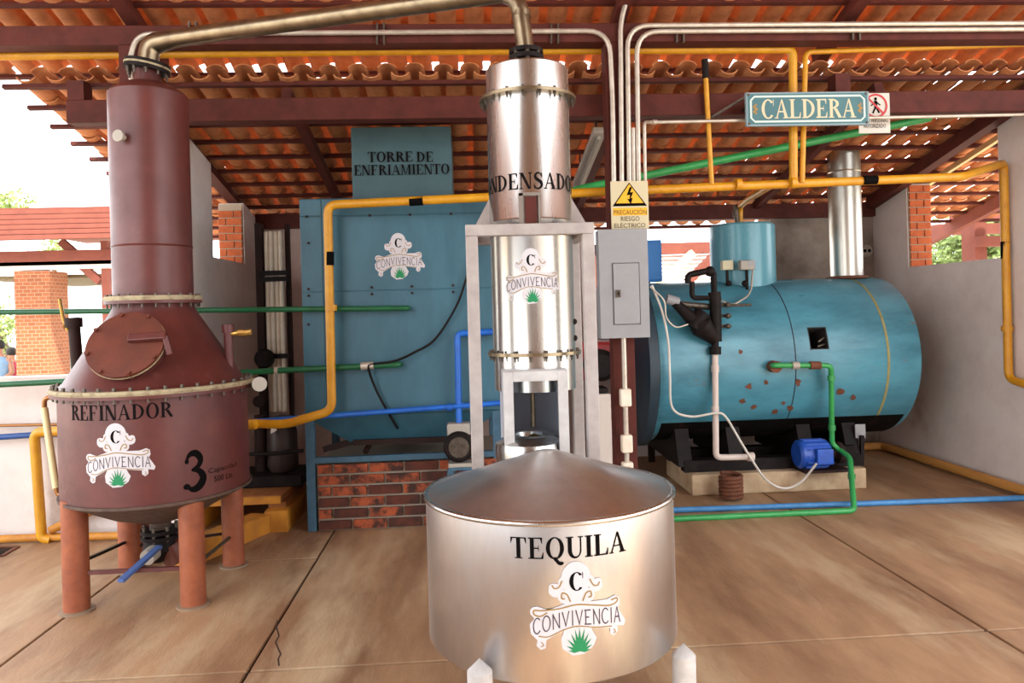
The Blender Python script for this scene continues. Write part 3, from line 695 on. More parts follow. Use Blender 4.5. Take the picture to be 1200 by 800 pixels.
# drain valve
dz = zb0 - 0.20
dv = MB(); dv.tube([(SX, SY, dz + 0.02), (SX, SY, dz - 0.06)], 0.06, 20); dv = dv.build('drain_neck', bottom_scale, st)
m = MB(); m.lathe([(0.03, 0), (0.11, 0), (0.11, -0.022), (0.03, -0.022)], (SX, SY, dz - 0.05), 24); m.lathe([(0.03, 0), (0.11, 0), (0.11, -0.022), (0.03, -0.022)], (SX, SY, dz - 0.085), 24); m.lathe([(0.09, 0), (0.1, -0.06), (0.07, -0.12), (0.03, -0.13)], (SX, SY, dz - 0.11), 20); m.build('drain_valve', black_m, dv); bolt_ring(dv, (SX, SY, dz - 0.07), 0.095, 8, 0.011, 0.09)
m = MB(); m.tube([(SX, SY - 0.05, dz - 0.16), (SX - 0.02, SY - 0.15, dz - 0.18)], 0.045, 14); m.build('valve_socket', jar_m, dv)
m = MB(); m.bar(PY(187, 640, SY - 0.14), PY(141, 681, SY - 0.45), 0.042, 0.02); m.build('valve_handle', mat('valve_blue', (70, 96, 150), 0.5), dv, smooth=False, bevel=0.005)
m = MB(); m.tube([(SX + 0.05, SY + 0.03, dz - 0.16), (SX + 0.2, SY + 0.03, dz - 0.17)], 0.055, 16); m.tube([(SX + 0.05, SY, dz - 0.16), (SX + 0.1, SY + 0.0, dz - 0.26)], 0.07, 14); m.build('drain_pipe', still_rust, dv)
# lettering
def on_cyl(ax, ay, r, x0, x1, y0, y1):
    aL, _ = cyl_hit(x0, (y0 + y1) / 2, ax, ay, r); aR, _ = cyl_hit(x1, (y0 + y1) / 2, ax, ay, r); am_ = (aL + aR) / 2
    _, zt_ = cyl_hit((x0 + x1) / 2, y0, ax, ay, r); _, zb_ = cyl_hit((x0 + x1) / 2, y1, ax, ay, r)
    return cyl_map(ax, ay, r, am_, zb_), (aR - aL) * r, zt_ - zb_
fn, wd, ht = on_cyl(SX, SY, rb_, 84, 203, 474, 492)
pol, w0 = word('REFINADOR', 0.2, 0.06, True, 0.04); decal('name_lettering', fit(pol, w0, -wd / 2, wd / 2, 0, ht), fn, 0.0015, ink_soft, st, 0.03)
fn, wd, ht = on_cyl(SX, SY, rb_, 213, 242, 530, 573)
g3, w3 = glyph('3'); decal('number', fit(g3, w3, -wd / 2, wd / 2, 0, ht), fn, 0.0015, ink, st, 0.03)
fn, wd, ht = on_cyl(SX, SY, rb_, 244, 277, 545, 562)
decal('capacity_print', font_polys('Capacidad', -wd / 2, wd / 2, ht * 0.55, ht) + font_polys('500 Lts.', -wd / 3, wd / 3, 0, ht * 0.4), fn, 0.0015, ink_soft, st, 0.03)
fn, wd, ht = on_cyl(SX, SY, rb_, 100, 181, 531, 533)
logo(fn, wd, st)

# =================================================================== VAPOUR PIPE from still to condenser
CX, CY = PY(622, 260, 3.88).x, 3.88
znc = PY(614, 66, CY).z
pa = Vector((SX, SY, znk)) + tl * 0.024
path = [pa, PY(176, 52, SY), PY(205, 45, SY - 0.03), PY(592, -9, CY + 0.05), PY(607, 2, CY), PY(611, 22, CY), Vector((CX, CY, znc + 0.01))]
vp = thing('vapour_pipe', pa, 'long brass-tinted steel vapour pipe sloping from the still to the condenser', 'pipe')
m = MB(); pts = fillet(path, 0.09, 7); m.tube(pts, [0.062 - 0.016 * min(1, i / (len(pts) * 0.6)) if i > 8 else 0.06 for i in range(len(pts))], 24); m.build('tube', pipe_gold, vp, ang=60)
q = PY(611, 20, CY); m = MB(); m.tube([q, q + Vector((0, 0, 0.03))], 0.05, 24); m.build('collar', pipe_gold, vp)

# =================================================================== CONDENSER on grey frame
cn = thing('condenser', (CX, CY, PY(622, 455, CY).z), 'tall polished stainless condenser column held in a grey steel frame', 'condenser')
rC = 0.2165
def zc(py): return PY(620, py, CY).z
m = MB(); m.lathe([(rC, zc(118)), (rC, zc(85)), (rC - 0.012, zc(84) + 0.006), (0.06, zc(82) + 0.016)], (CX, CY, 0), 64); m.build('head', stainless, cn)
m = MB(); m.lathe([(rC, zc(412)), (rC, zc(262)), (rC + 0.003, zc(261)), (rC, zc(260)), (rC, zc(120))], (CX, CY, 0), 64); m.build('shell', stainless, cn)
m = MB(); m.lathe([(rC - 0.004, zc(455)), (rC - 0.004, zc(414))], (CX, CY, 0), 64); m.build('lower_shell', stainless, cn)
for py, r_ in ((119, 0.254), (413, 0.246)):
    m = MB(); m.lathe([(rC - .01, -0.008), (r_, -0.008), (r_, 0.008), (rC - .01, 0.008)], (CX, CY, zc(py)), 64); f_ = m.build('flange', pipe_gold, cn)
    bolt_ring(f_, (CX, CY, zc(py)), r_ - 0.016, 18, 0.008, 0.055, -0.008)
m = MB(); m.lathe([(0.05, 0.03), (0.055, 0.03), (0.06, 0.02), (0.09, 0.02), (0.09, -0.002), (0.06, -0.002), (0.06, -0.012), (0.092, -0.012), (0.092, -0.036), (0.07, -0.036), (0.07, -0.10)], (CX, CY, znc + 0.01), 32); nf2 = m.build('neck_flange', black_m, cn)
bolt_ring(nf2, (CX, CY, znc - 0.02), 0.08, 8, 0.011, 0.085)
a, z = cyl_hit(621, 246, CX, CY, rC); q = Vector((CX + rC * math.sin(a), CY - rC * math.cos(a), z))
m = MB(); m.cbox(q, (0.068, 0.03, 0.15)); m.cbox(q + Vector((-0.045, -0.005, 0)), (0.02, 0.05, 0.16)); m.cbox(q + Vector((0.0, -0.005, 0.075)), (0.11, 0.05, 0.016)); m.cbox(q + Vector((0.045, -.005, 0.0)), (0.01, 0.04, 0.16)); tb = m.build('label_holder', mat('dull_steel', (140, 132, 124), 0.5, 0.6), cn, smooth=False)
m = MB(); m.cbox(q + Vector((0.004, -0.018, -0.004)), (0.058, 0.006, 0.135)); m.build('label_plate', steel_red, tb, smooth=False)
fn, wd, ht = on_cyl(CX, CY, rC, 574, 664, 202, 221)
pol, w0 = word('CONDENSADOR', 0.2, 0.06, True, 0.05)
decal('name_lettering', fit(pol, w0, -0.37, 0.37, 0, ht), fn, 0.0015, ink_soft, cn, 0.02)
fn, wd, ht = on_cyl(CX, CY, rC, 592, 655, 321, 323); logo(fn, wd * 1.02, cn)
for py in (378, 397):
    q = Vector((CX + rC * math.sin(R(72)), CY - rC * math.cos(R(72)), zc(py))); m = MB(); m.ball(q, 0.016, 10); m.build('plug', black_m, cn)
# frame
YF0, YF1 = 3.63, 4.12
xl_, xr_ = PY(556, 400, YF0).x, PY(692, 400, YF0).x; zt_ = PY(622, 269, YF0).z
fm = thing('support_stand', ((xl_ + xr_) / 2, (YF0 + YF1) / 2, 0), 'light grey square-tube steel stand around the condenser', 'stand')
for y in (YF0, YF1):
    for x in (xl_, xr_):
        m = MB(); m.box(x - 0.03, x + 0.03, y - 0.03, y + 0.03, 0, zt_ - 0.028); m.build('leg', grey_frame, fm, smooth=False, bevel=0.005)
    m = MB(); m.box(xl_ - 0.03, xr_ + 0.03, y - 0.03, y + 0.03, zt_ - 0.028, zt_ + 0.028); m.build('top_rail', grey_frame, fm, smooth=False, bevel=0.005)
for x in (xl_, xr_):
    m = MB(); m.box(x - 0.03, x + 0.03, YF0 + 0.03, YF1 - 0.03, zt_ - 0.028, zt_ + 0.028); m.build('side_rail', grey_frame, fm, smooth=False, bevel=0.005)
for sx in (-1, 1):
    xw = CX + sx * rC; xo = CX + sx * 0.30; m = MB(); m.prism([(xw - sx * 0.01, CY - 0.006, zt_ + 0.028), (xo, CY - 0.006, zt_ + 0.028), (xo, CY - 0.006, zt_ + 0.04), (xw - sx * 0.005, CY - 0.006, zt_ + 0.20)], (0, 0.012, 0)); m.build('gusset', grey_frame, fm, smooth=False)
# sight box under the condenser
yb0, yb1 = 3.605, 4.0
p0, p1 = PY(589, 436, yb0), PY(668, 532, yb0); bx0, bx1, bz1, bz0 = p0.x, p1.x, p0.z, p1.z - 0.01
sb = thing('sight_box', ((bx0 + bx1) / 2, (yb0 + yb1) / 2, bz0), 'white framed glass sight box hanging below the condenser', 'sight box')
t = 0.05
for (x0, x1, z0, z1) in ((bx0, bx0 + t, bz0, bz1), (bx1 - t, bx1, bz0, bz1), (bx0 + t, bx1 - t, bz1 - t, bz1), (bx0 + t, bx1 - t, bz0, bz0 + t * 0.5)):
    m = MB(); m.box(x0, x1, yb0, yb0 + 0.025, z0, z1); m.build('frame_bar', white_frame, sb, smooth=False, bevel=0.003)
m = MB(); m.box(bx0, bx1, yb0 + 0.025, yb1, bz1 - 0.01, bz1 + 0.004); m.build('roof_plate', white_frame, sb, smooth=False)
m = MB(); m.box(bx0, bx1, yb0 + 0.025, yb1, bz0, bz0 + 0.01); m.build('floor_plate', stainless_b, sb, smooth=False)
m = MB(); m.box(bx0, bx1, yb1 - 0.008, yb1, bz0 + .01, bz1 - .01); m.build('back_plate', mat('box_back', (186, 190, 200), 0.4), sb, smooth=False)
for x0 in (bx0, bx1 - 0.008):
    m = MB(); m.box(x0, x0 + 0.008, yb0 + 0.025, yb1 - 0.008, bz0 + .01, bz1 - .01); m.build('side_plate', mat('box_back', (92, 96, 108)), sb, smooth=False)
m = MB(); m.box(bx0 + t, bx1 - t, yb0 + 0.010, yb0 + 0.014, bz0 + t * .5, bz1 - t); m.build('pane', glass, sb, smooth=False)
xm = (bx0 + bx1) / 2
m = MB(); m.tube([(xm, (yb0 + yb1) / 2, zc(450)), (xm, (yb0 + yb1) / 2, bz0 + 0.12)], 0.013, 12); m.build('spout', pipe_gold, sb)
m = MB(); m.lathe([(0.03, 0.01), (0.105, 0.012), (0.11, 0.09), (0.104, 0.09), (0.10, 0.02), (0.0, 0.018)], (xm, (yb0 + yb1) / 2 - 0.02, bz0), 32); m.build('catch_cup', stainless_b, sb)
m = MB(); m.lathe([(0.02, 0.03), (0.05, 0.05), (0.028, 0.08), (0.0, 0.09)], (xm, (yb0 + yb1) / 2 - 0.02, bz0), 20); m.build('funnel', brass, sb)
zo_ = PY(620, 516, 3.56).z; m = MB(); m.lathe([(0.05, -0.34), (0.05, -0.16), (0.165, -0.13), (0.17, -0.06), (0.165, -0.03), (0.12, -0.005), (0.11, 0.0), (0.108, -0.01), (0.10, -0.03)], (xm - 0.035, 3.715, zo_), 44); m.build('outlet_bowl', stainless, sb)
for x in (bx0 + 0.02, bx1 - 0.02):
    m = MB(); m.bar((x, (yb0 + yb1) / 2, bz1), (x, (yb0 + yb1) / 2, zc(414)), 0.012, 0.025); m.build('hanger', stainless_b, sb, smooth=False)
m = MB(); m.bar((xl_ + .03, (yb0 + yb1) / 2, bz0 - 0.29), (xr_ - .03, (yb0 + yb1) / 2, bz0 - 0.29), 0.05, 0.03)
for x, s_ in ((xl_, 1), (xr_, -1)): m.bar((x, YF0, bz0 - 0.29), (x, YF1, bz0 - 0.29), 0.04, 0.03)
m.build('shelf_rail', grey_frame, fm, smooth=False)

# =================================================================== TEQUILA TANK
TY = 3.02; TX = PY(646, 690, TY).x; rT = 0.5
zr = PY(646, 613, TY - rT).z; zb_t = PY(646, 806, TY - rT).z; za = PY(645, 525, TY).z
tk = thing('spirit_tank', (TX, TY, 0), 'wide round stainless tank with a shallow conical lid on short legs', 'tank')
m = MB(); m.lathe([(0.0, zb_t - 0.03), (0.25, zb_t - 0.02), (rT - 0.01, zb_t), (rT, zb_t + 0.01), (rT, zr - 0.012)], (TX, TY, 0), 96); m.build('drum', stainless_b, tk, ang=50)
m = MB(); m.lathe([(rT, zr - 0.014), (rT + 0.008, zr - 0.01), (rT + 0.010, zr), (rT + 0.004, zr + 0.006), (rT - 0.008, zr + 0.006), (rT - 0.008, zr - 0.01)], (TX, TY, 0), 96); m.build('rim', stainless, tk, ang=60)
m = MB(); m.lathe([(rT - 0.008, zr + 0.002), (0.20, zr + (za - zr) * 0.62), (0.05, zr + (za - zr) * 0.93), (0.0, za)], (TX, TY, 0), 96); m.build('lid', lid_m, tk, ang=60)
for ang in (-34, 59, 186):
    a = R(ang); x, y = TX + (rT + 0.042) * math.sin(a), TY - (rT + 0.042) * math.cos(a)
    ztop = PY(786, 768, y).z if ang > 0 else PY(561, 786, y).z
    m = MB(); m.lathe([(0.044, 0.012), (0.044, ztop), (0.0, ztop + 0.045)], (x, y, 0), 24); lg = m.build('leg', white_frame, tk)
    m = MB(); m.lathe([(0.06, 0), (0.06, 0.012), (0.044, 0.012)], (x, y, 0), 24); m.build('foot', grey_frame, lg)
fn, wd, ht = on_cyl(TX, TY, rT, 598, 733, 629, 654)
pol, w0 = word('TEQUILA', 0.2, 0.055, True, 0.04); decal('name_lettering', fit(pol, w0, -wd / 2, wd / 2, 0, ht), fn, 0.0015, ink, tk, 0.03)
fn, wd, ht = on_cyl(TX, TY, rT, 619, 731, 711, 712); logo(fn, wd, tk)
# =================================================================== COOLING TOWER
TF = 5.58
ct = thing('cooling_tower', (PY(362, 620, TF).x + 0.7, TF + 0.6, 0), 'blue sheet-steel cooling tower on a brick base with legs', 'cooling tower')
tx0, tx1 = PY(355, 400, TF).x, PY(584, 400, TF).x; tz0, tz1 = PY(460, 485, TF).z, PY(460, 231, TF).z
TYB = TF + 1.1
m = MB(); m.box(tx0, tx1, TF, TYB, tz0, tz1); m.build('casing', blue_tower, ct, smooth=False, bevel=0.01)
zse = PY(460, 340, TF).z; zs1 = PY(460, 252, TF).z
for z0, z1 in ((tz0 + 0.01, zse - 0.004), (zse + 0.004, zs1 - 0.004), (zs1 + 0.004, tz1 - 0.01)):
    for x0, x1 in ((tx0 + 0.005, tx0 + 0.16), (tx0 + 0.166, tx1 - 0.005)):
        m = MB(); m.box(x0, x1, TF - 0.008, TF + 0.002, z0, z1); m.build('panel', blue_tower, ct, smooth=False, bevel=0.003)
for z in (zse - 0.025, zse + 0.025, zs1):
    for px in (362, 436, 483, 531):
        p = PY(px, 340, TF); m = MB(); m.lathe([(0.010, -0.004), (0.010, 0.012)], (p.x, TF - 0.008, z), 8, (0, -1, 0)); m.build('rivet', steel_dark, ct, smooth=False)
for py in (285, 380, 430): p = PY(362, py, TF); m = MB(); m.lathe([(0.010, -0.004), (0.010, 0.012)], (p.x, TF - 0.008, p.z), 8, (0, -1, 0)); m.build('rivet', steel_dark, ct, smooth=False)
# hopper below the casing
zh = PY(460, 520, TF).z
m = MB(); m.quadbox([(tx0 + 0.30, TF + 0.15, zh), (tx1 - 0.3, TF + 0.15, zh), (tx1 - 0.3, TYB - 0.2, zh), (tx0 + 0.30, TYB - 0.2, zh), (tx0, TF, tz0), (tx1, TF, tz0), (tx1, TYB, tz0), (tx0, TYB, tz0)]); m.build('hopper', blue_tower, ct, smooth=False)
zr_ = PY(440, 537, TF).z
for x in (tx0 + 0.03, tx1 - 0.03):
    for y in (TF + 0.03, TYB - 0.03):
        m = MB(); m.box(x - 0.032, x + 0.032, y - 0.032, y + 0.032, 0, tz0); m.build('leg', blue_frame, ct, smooth=False, bevel=0.004)
m = MB(); m.box(tx0 + 0.06, tx1 - 0.06, TF - 0.002, TF + 0.05, zr_ - 0.022, zr_ + 0.022); m.build('rail', blue_frame, ct, smooth=False, bevel=0.004)
# bracing struts in the shadow under the hopper
m = MB(); m.bar((tx0 + 0.08, TF + 0.3, zr_ + 0.03), (tx0 + 0.33, TF + 0.2, zh), 0.05, 0.05); m.bar((tx0 + 0.33, TF + 0.12, zh), (tx1 - 0.3, TF + 0.12, zh), 0.04, 0.04); m.bar((tx0 + 0.42, TF + .1, zr_ + 0.03), (tx0 + 0.46, TF + 0.2, zh), 0.03, 0.03); m.build('strut', steel_dark, ct, smooth=False)
# brick base
bw0, bw1, bh = tx0 + 0.075, tx1 - 0.02, zr_ - 0.026
m = MB(); m.box(bw0, bw1, TF + 0.02, TYB - 0.06, 0, bh - 0.01); bs = m.build('brick_base', mortar_d, ct, smooth=False)
nr_ = 6; rh = bh / nr_; bl = 0.262
for r in range(nr_):
    x = bw0 - (r % 2) * bl * 0.5 - random.random() * 0.04
    while x < bw1:
        x0, x1 = max(x, bw0) + 0.008, min(x + bl, bw1) - 0.008
        if x1 - x0 > 0.03:
            b_ = MB(); dy = random.random() * 0.008; b_.box(x0, x1, TF + 0.002 - dy, TF + 0.025, r * rh + 0.009, (r + 1) * rh - 0.009)
            b_.build('brick', random.choice([brick_k, brick_o]), bs, smooth=False, bevel=0.004)
        x += bl
# fan duct with lettering
YD = 5.72
d0, d1 = PY(413, 225, YD), PY(528, 143, YD)
fd = MB(); fd.box(d0.x, d1.x, YD, YD + 0.62, tz1, HL(YD + 0.62) - 0.03); 
fd = fd.build('fan_duct', blue_duct, ct, smooth=False, bevel=0.008)
fn = flat_map((( d0.x + d1.x) / 2, YD, 0), (1, 0, 0), (0, 0, 1), (0, -1, 0))
def flatbox(x0, x1, y0, y1, Y, cx):
    a, b = PY(x0, y0, Y), PY(x1, y1, Y); return a.x - cx, b.x - cx, b.z, a.z
cx_ = (d0.x + d1.x) / 2
def fl_word(txt, x0, x1, y0, y1, Y, cx):
    pol, w0 = word(txt, 0.2, 0.06, True, 0.04); xm_, ym_ = (x0 + x1) / 2, (y0 + y1) / 2
    h = (PY(xm_, y0, Y).z - PY(xm_, y1, Y).z); zc_ = PY(xm_, y1, Y).z; xa_, xb_ = PY(x0, ym_, Y).x - cx, PY(x1, ym_, Y).x - cx
    return fit(pol, w0, xa_, xb_, zc_, zc_ + h)
decal('name_lettering', fl_word('TORRE', 431, 484, 178, 190, YD, cx_) + fl_word('DE', 488, 508, 178, 190, YD, cx_) + fl_word('ENFRIAMIENTO', 415, 527, 193, 205, YD, cx_), fn, 0.012, ink_soft, fd)
p = PY(468, 300, TF); fn = flat_map((p.x, TF - 0.008, p.z), (1, 0, 0), (0, 0, 1), (0, -1, 0))
logo(fn, 58 * TF / F, ct)

# pump beside the tower
q = PY(538, 521, TF - 0.10)
pu = thing('circulation_pump', (q.x, TF - 0.1, zr_), 'small dark pump with ribbed round motor face under the blue riser pipe', 'pump')
m = MB(); m.lathe([(0.06, -0.09), (0.105, -0.08), (0.112, 0.0), (0.112, 0.07), (0.095, 0.085), (0.0, 0.085)], q + Vector((0, -0.02, 0)), 32, (0, -1, 0)); m.build('motor', black_m, pu)
m = MB(); m.lathe([(0.02, 0.085), (0.03, 0.085), (0.03, 0.10), (0.0, 0.10)], q + Vector((0, -0.02, 0)), 20, (0, -1, 0)); m.build('hub', bolt_m, pu)
m = MB(); m.lathe([(0.05, 0.087), (0.075, 0.087), (0.075, 0.093), (0.05, 0.093)], q + Vector((0, -0.02, 0)), 28, (0, -1, 0)); m.build('fan_ring', bolt_m, pu)
m = MB(); m.cbox(q + Vector((0, 0.0, 0.12)), (0.17, 0.13, 0.09)); m.build('terminal_box', jar_m, pu, smooth=False, bevel=0.015)
m = MB(); m.cbox(q + Vector((0.01, -0.02, -0.135)), (0.18, 0.14, 0.03)); m.build('foot', jar_m, pu, smooth=False, bevel=0.005)
m = MB(); x_ = q.x + 0.01; m.box(x_ - 0.09, x_ + 0.09, TF - 0.19, TF + 0.0, q.z - 0.17, q.z - 0.15); m.box(x_ - 0.10, x_ - 0.05, TF - 0.17, TF - 0.12, 0, q.z - 0.17); m.box(x_ + 0.05, x_ + 0.10, TF - 0.17, TF - 0.12, 0, q.z - 0.17); m.build('bracket', blue_frame, pu, smooth=False)

# =================================================================== BOILER
BY, BR = 6.78, 0.72
bz = PY(920, 420, BY - 0.3).z
bz = (PY(900, 334, BY).z + 0.0 + PY(900, 508, BY - 0.25).z) / 2 + 0.0
bxl, bxr = PY(772, 420, BY - BR).x, PY(1083, 412, BY - BR).x
bo = thing('boiler', ((bxl + bxr) / 2, BY, 0), 'large teal horizontal steam boiler with round drum and flue on top', 'boiler')
m = MB(); m.lathe([(BR - 0.012, 0.0), (BR, 0.012), (BR, bxr - bxl - 0.05), (BR - 0.014, bxr - bxl - 0.015), (BR - 0.05, bxr - bxl), (0, bxr - bxl + 0.01)], (bxl, BY, bz), 96, (1, 0, 0)); shell = m.build('shell', boiler_m, bo, ang=40)
m = MB(); m.lathe([(0.0, -0.10), (BR - 0.03, -0.10), (BR + 0.05, -0.085), (BR + 0.05, -0.005), (BR - 0.05, 0.0)], (bxl, BY, bz), 72, (1, 0, 0)); m.build('door', boiler_dark, bo)
def on_boiler(px, py):
    """hit of a pixel with the horizontal shell"""
    d = ray(px, py); a = d.y ** 2 + d.z ** 2; b = 2 * (d.y * (CAM.y - BY) + d.z * (CAM.z - bz)); c = (CAM.y - BY) ** 2 + (CAM.z - bz) ** 2 - BR * BR
    t = (-b - math.sqrt(max(0, b * b - 4 * a * c))) / (2 * a); p = CAM + d * t; n = Vector((0, p.y - BY, p.z - bz)).normalized(); return p, n
for px, mt, wd in ((932, steel_dark, 0.006), (1040, rust_line, 0.022)):
    x = on_boiler(px, 420)[0].x; m = MB(); m.lathe([(BR - 0.01, 0), (BR + 0.003, 0), (BR + 0.003, wd), (BR - 0.01, wd)], (x, BY, bz), 96, (1, 0, 0)); m.build('seam' if wd < 0.01 else 'rust_band', mt, bo)
# black lower jacket
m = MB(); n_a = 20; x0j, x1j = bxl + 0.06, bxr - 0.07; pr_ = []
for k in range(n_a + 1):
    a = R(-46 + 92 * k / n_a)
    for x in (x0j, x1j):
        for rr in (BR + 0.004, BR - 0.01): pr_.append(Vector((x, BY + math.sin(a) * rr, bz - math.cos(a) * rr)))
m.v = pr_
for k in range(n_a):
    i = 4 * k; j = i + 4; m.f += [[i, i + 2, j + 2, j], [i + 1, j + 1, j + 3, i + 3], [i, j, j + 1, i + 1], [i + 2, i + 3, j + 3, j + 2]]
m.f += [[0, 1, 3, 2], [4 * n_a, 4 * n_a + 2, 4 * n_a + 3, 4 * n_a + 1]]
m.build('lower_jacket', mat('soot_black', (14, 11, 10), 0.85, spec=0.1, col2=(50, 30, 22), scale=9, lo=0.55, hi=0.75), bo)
# inspection hatch
p, n = on_boiler(959, 396); tz = n.cross(Vector((1, 0, 0))); rot = Matrix((Vector((1, 0, 0)), n.cross(Vector((1, 0, 0))) * -1, n)).transposed()
# a real hole cut into the shell, with a steel-lined pocket behind it
HD, hw, hh = 0.34, 0.165, 0.195
m = MB(); m.cbox(p - n * (HD / 2 - 0.06), (hw, hh, HD + 0.12), rot); cut = m.build('cutter', boiler_m, bo, smooth=False)
bo_mod = shell.modifiers.new('cut', 'BOOLEAN'); bo_mod.object = cut; bo_mod.operation = 'DIFFERENCE'; bo_mod.solver = 'EXACT'
bpy.context.view_layer.update()
dg = bpy.context.evaluated_depsgraph_get(); new_me = bpy.data.meshes.new_from_object(shell.evaluated_get(dg))
shell.modifiers.clear(); shell.data = new_me; bpy.data.objects.remove(cut)
new_me.polygons.foreach_set('use_smooth', [True] * len(new_me.polygons)); new_me.set_sharp_from_angle(angle=R(40))
ex_, ey_ = rot @ Vector((1, 0, 0)), rot @ Vector((0, 1, 0)); t_ = 0.008
m = MB(); m.cbox(p - n * (HD - 0.005), (hw - 0.002, hh - 0.002, 0.01), rot)
for e_, d_ in ((ex_, (t_, hh - 0.002, HD)), (ey_, (hw - 0.002, t_, HD))):
    hf = (hw if e_ is ex_ else hh) / 2 - t_ / 2 - 0.001
    for sg_ in (-1, 1): m.cbox(p - n * (HD / 2 + 0.004) + e_ * hf * sg_, d_, rot)
h_ = m.build('hatch_liner', mat('sooty_liner', (52, 48, 46), 0.8, col2=(36, 32, 30), scale=12), bo, smooth=False)
m = MB(); m.bar(p - n * 0.05 + Vector((0.02, 0, -0.02)), p - n * 0.05 + Vector((0.078, 0, 0.02)), 0.02, 0.012); m.bar(p - n * 0.05 + Vector((0.01, 0, -0.06)), p - n * 0.05 + Vector((0.078, 0, -0.04)), 0.02, 0.012); m.build('hatch_latch', bolt_m, h_, smooth=False)
# rust scabs
for px, py, r_ in ((908, 482, 0.03), (926, 478, 0.035), (985, 458, 0.04), (868, 412, 0.02), (878, 452, 0.03), (898, 448, 0.025), (935, 448, 0.03), (870, 470, 0.03), (884, 476, 0.03), (918, 472, 0.022), (1000, 466, 0.035)):
    p, n = on_boiler(px, py); m = MB(); tq = n.orthogonal().normalized(); bq = n.cross(tq); i = len(m.v); k_ = 9
    m.prism([p + n * 0.001 + (tq * math.cos(6.283 * k / k_) + bq * math.sin(6.283 * k / k_)) * r_ * random.uniform(0.5, 1.2) for k in range(k_)], n * 0.003); m.build('rust_patch', rust_m, bo, smooth=False)
# steam drum
dX = PY(870, 300, BY).x; dr = 0.295; dzt = PY(870, 262, BY - 0.1).z
m = MB(); m.lathe([(dr, bz + BR * 0.8), (dr, dzt - 0.02), (dr - 0.02, dzt), (0, dzt + 0.03)], (dX, BY, 0), 56); m.build('steam_drum', drum_m, bo)
# drum instruments
for px, mt, nm in ((855, cream, 'pressure_switch'), (874, jar_m, 'level_control')):
    a, z = cyl_hit(px, 311, dX, BY, dr); p = Vector((dX + (dr + 0.06) * math.sin(a), BY - (dr + 0.06) * math.cos(a), z))
    m = MB(); m.cbox(p, (0.10 if px < 860 else 0.13, 0.07, 0.085)); sw = m.build(nm, mt, bo, smooth=False, bevel=0.008)
    if px > 860:
        m = MB(); m.cbox(p + Vector((0.035, -0.036, 0.015)), (0.06, 0.006, 0.05)); m.build('switch_cover', panel_grey, sw, smooth=False)
    m = MB(); q1 = PY(px - 3, 348, p.y); m.tube(fillet([p + Vector((0, 0, -0.04)), Vector((p.x, p.y, q1.z)), PY(px - 22, 350, p.y)], 0.04), 0.014, 10); m.ball(PY(px - 1, 332, p.y), 0.03, 10); m.ball(PY(px - 1, 348, p.y), 0.03, 10); m.build('siphon', black_m, sw)
m = MB(); m.tube(fillet([PY(882, 315, BY - 0.36), PY(880, 345, BY - 0.5), PY(858, 358, BY - 0.62), PY(845, 352, BY - 0.66)], 0.1), 0.008, 8); m.build('capillary', conduit_m, bo)
# level column and dark strainer hung in front of the shell
YC = BY - 0.75
m = MB(); m.tube([PY(839, 400, YC), PY(838, 350, YC)], 0.048, 16); m.tube([PY(838, 352, YC), PY(837, 342, YC)], 0.052, 16); m.tube(fillet([PY(837, 348, YC), PY(836, 316, YC), PY(806, 322, YC), PY(806, 332, YC)], 0.05), 0.026, 12); m.ball(PY(832, 318, YC), 0.045, 12)
m.tube(fillet([PY(811, 330, YC), PY(811, 349, YC), PY(840, 349, YC)], 0.04), 0.022, 10); lc = m.build('level_column', black_m, bo)
m = MB(); m.tube([PY(790, 354, YC), PY(812, 374, YC), PY(822, 382, YC), PY(838, 398, YC)], [0.035, 0.06, 0.10, 0.05], 18); m.tube([PY(812, 384, YC), PY(824, 366, YC)], 0.075, 16); m.build('strainer', black_m, lc)
m = MB(); m.tube([PY(781, 350, YC), PY(795, 354, YC)], 0.042, 12); m.build('float_switch', panel_grey, lc)
m = MB(); m.tube([PY(838, 398, YC), PY(838, 406, YC), PY(838, 406, YC), PY(838, 415, YC)], [0.03, 0.03, 0.05, 0.05], 14); m.build('union_nut', black_m, lc)
m = MB(); m.tube([PY(790, 356, YC + .05), PY(838, 360, YC + .05)], 0.028, 10); m.tube([PY(815, 359, YC + .05), PY(880, 357, YC + 0.05)], 0.012, 8); m.build('equalising_pipe', bolt_m, lc)
for py in (357, 370, 382): m = MB(); m.tube([PY(842, py, YC), PY(856, py, YC + .06)], 0.014, 8); m.ball(PY(853, py, YC), 0.024, 10); m.build('try_cock', bolt_m, lc)
m = MB(); m.tube(fillet([PY(838, 412, YC), PY(839, 536, YC), PY(881, 535, YC)], 0.05), 0.026, 14); m.tube([PY(838, 428, YC), PY(838, 436, YC)], 0.032, 12); m.tube([PY(838, 476, YC), PY(838, 482, YC)], 0.032, 12); m.tube([PY(876, 535, YC), PY(883, 535, YC)], 0.038, 12); m.build('blowdown_pipe', mat('white_pipe', (214, 198, 188), 0.5), lc)
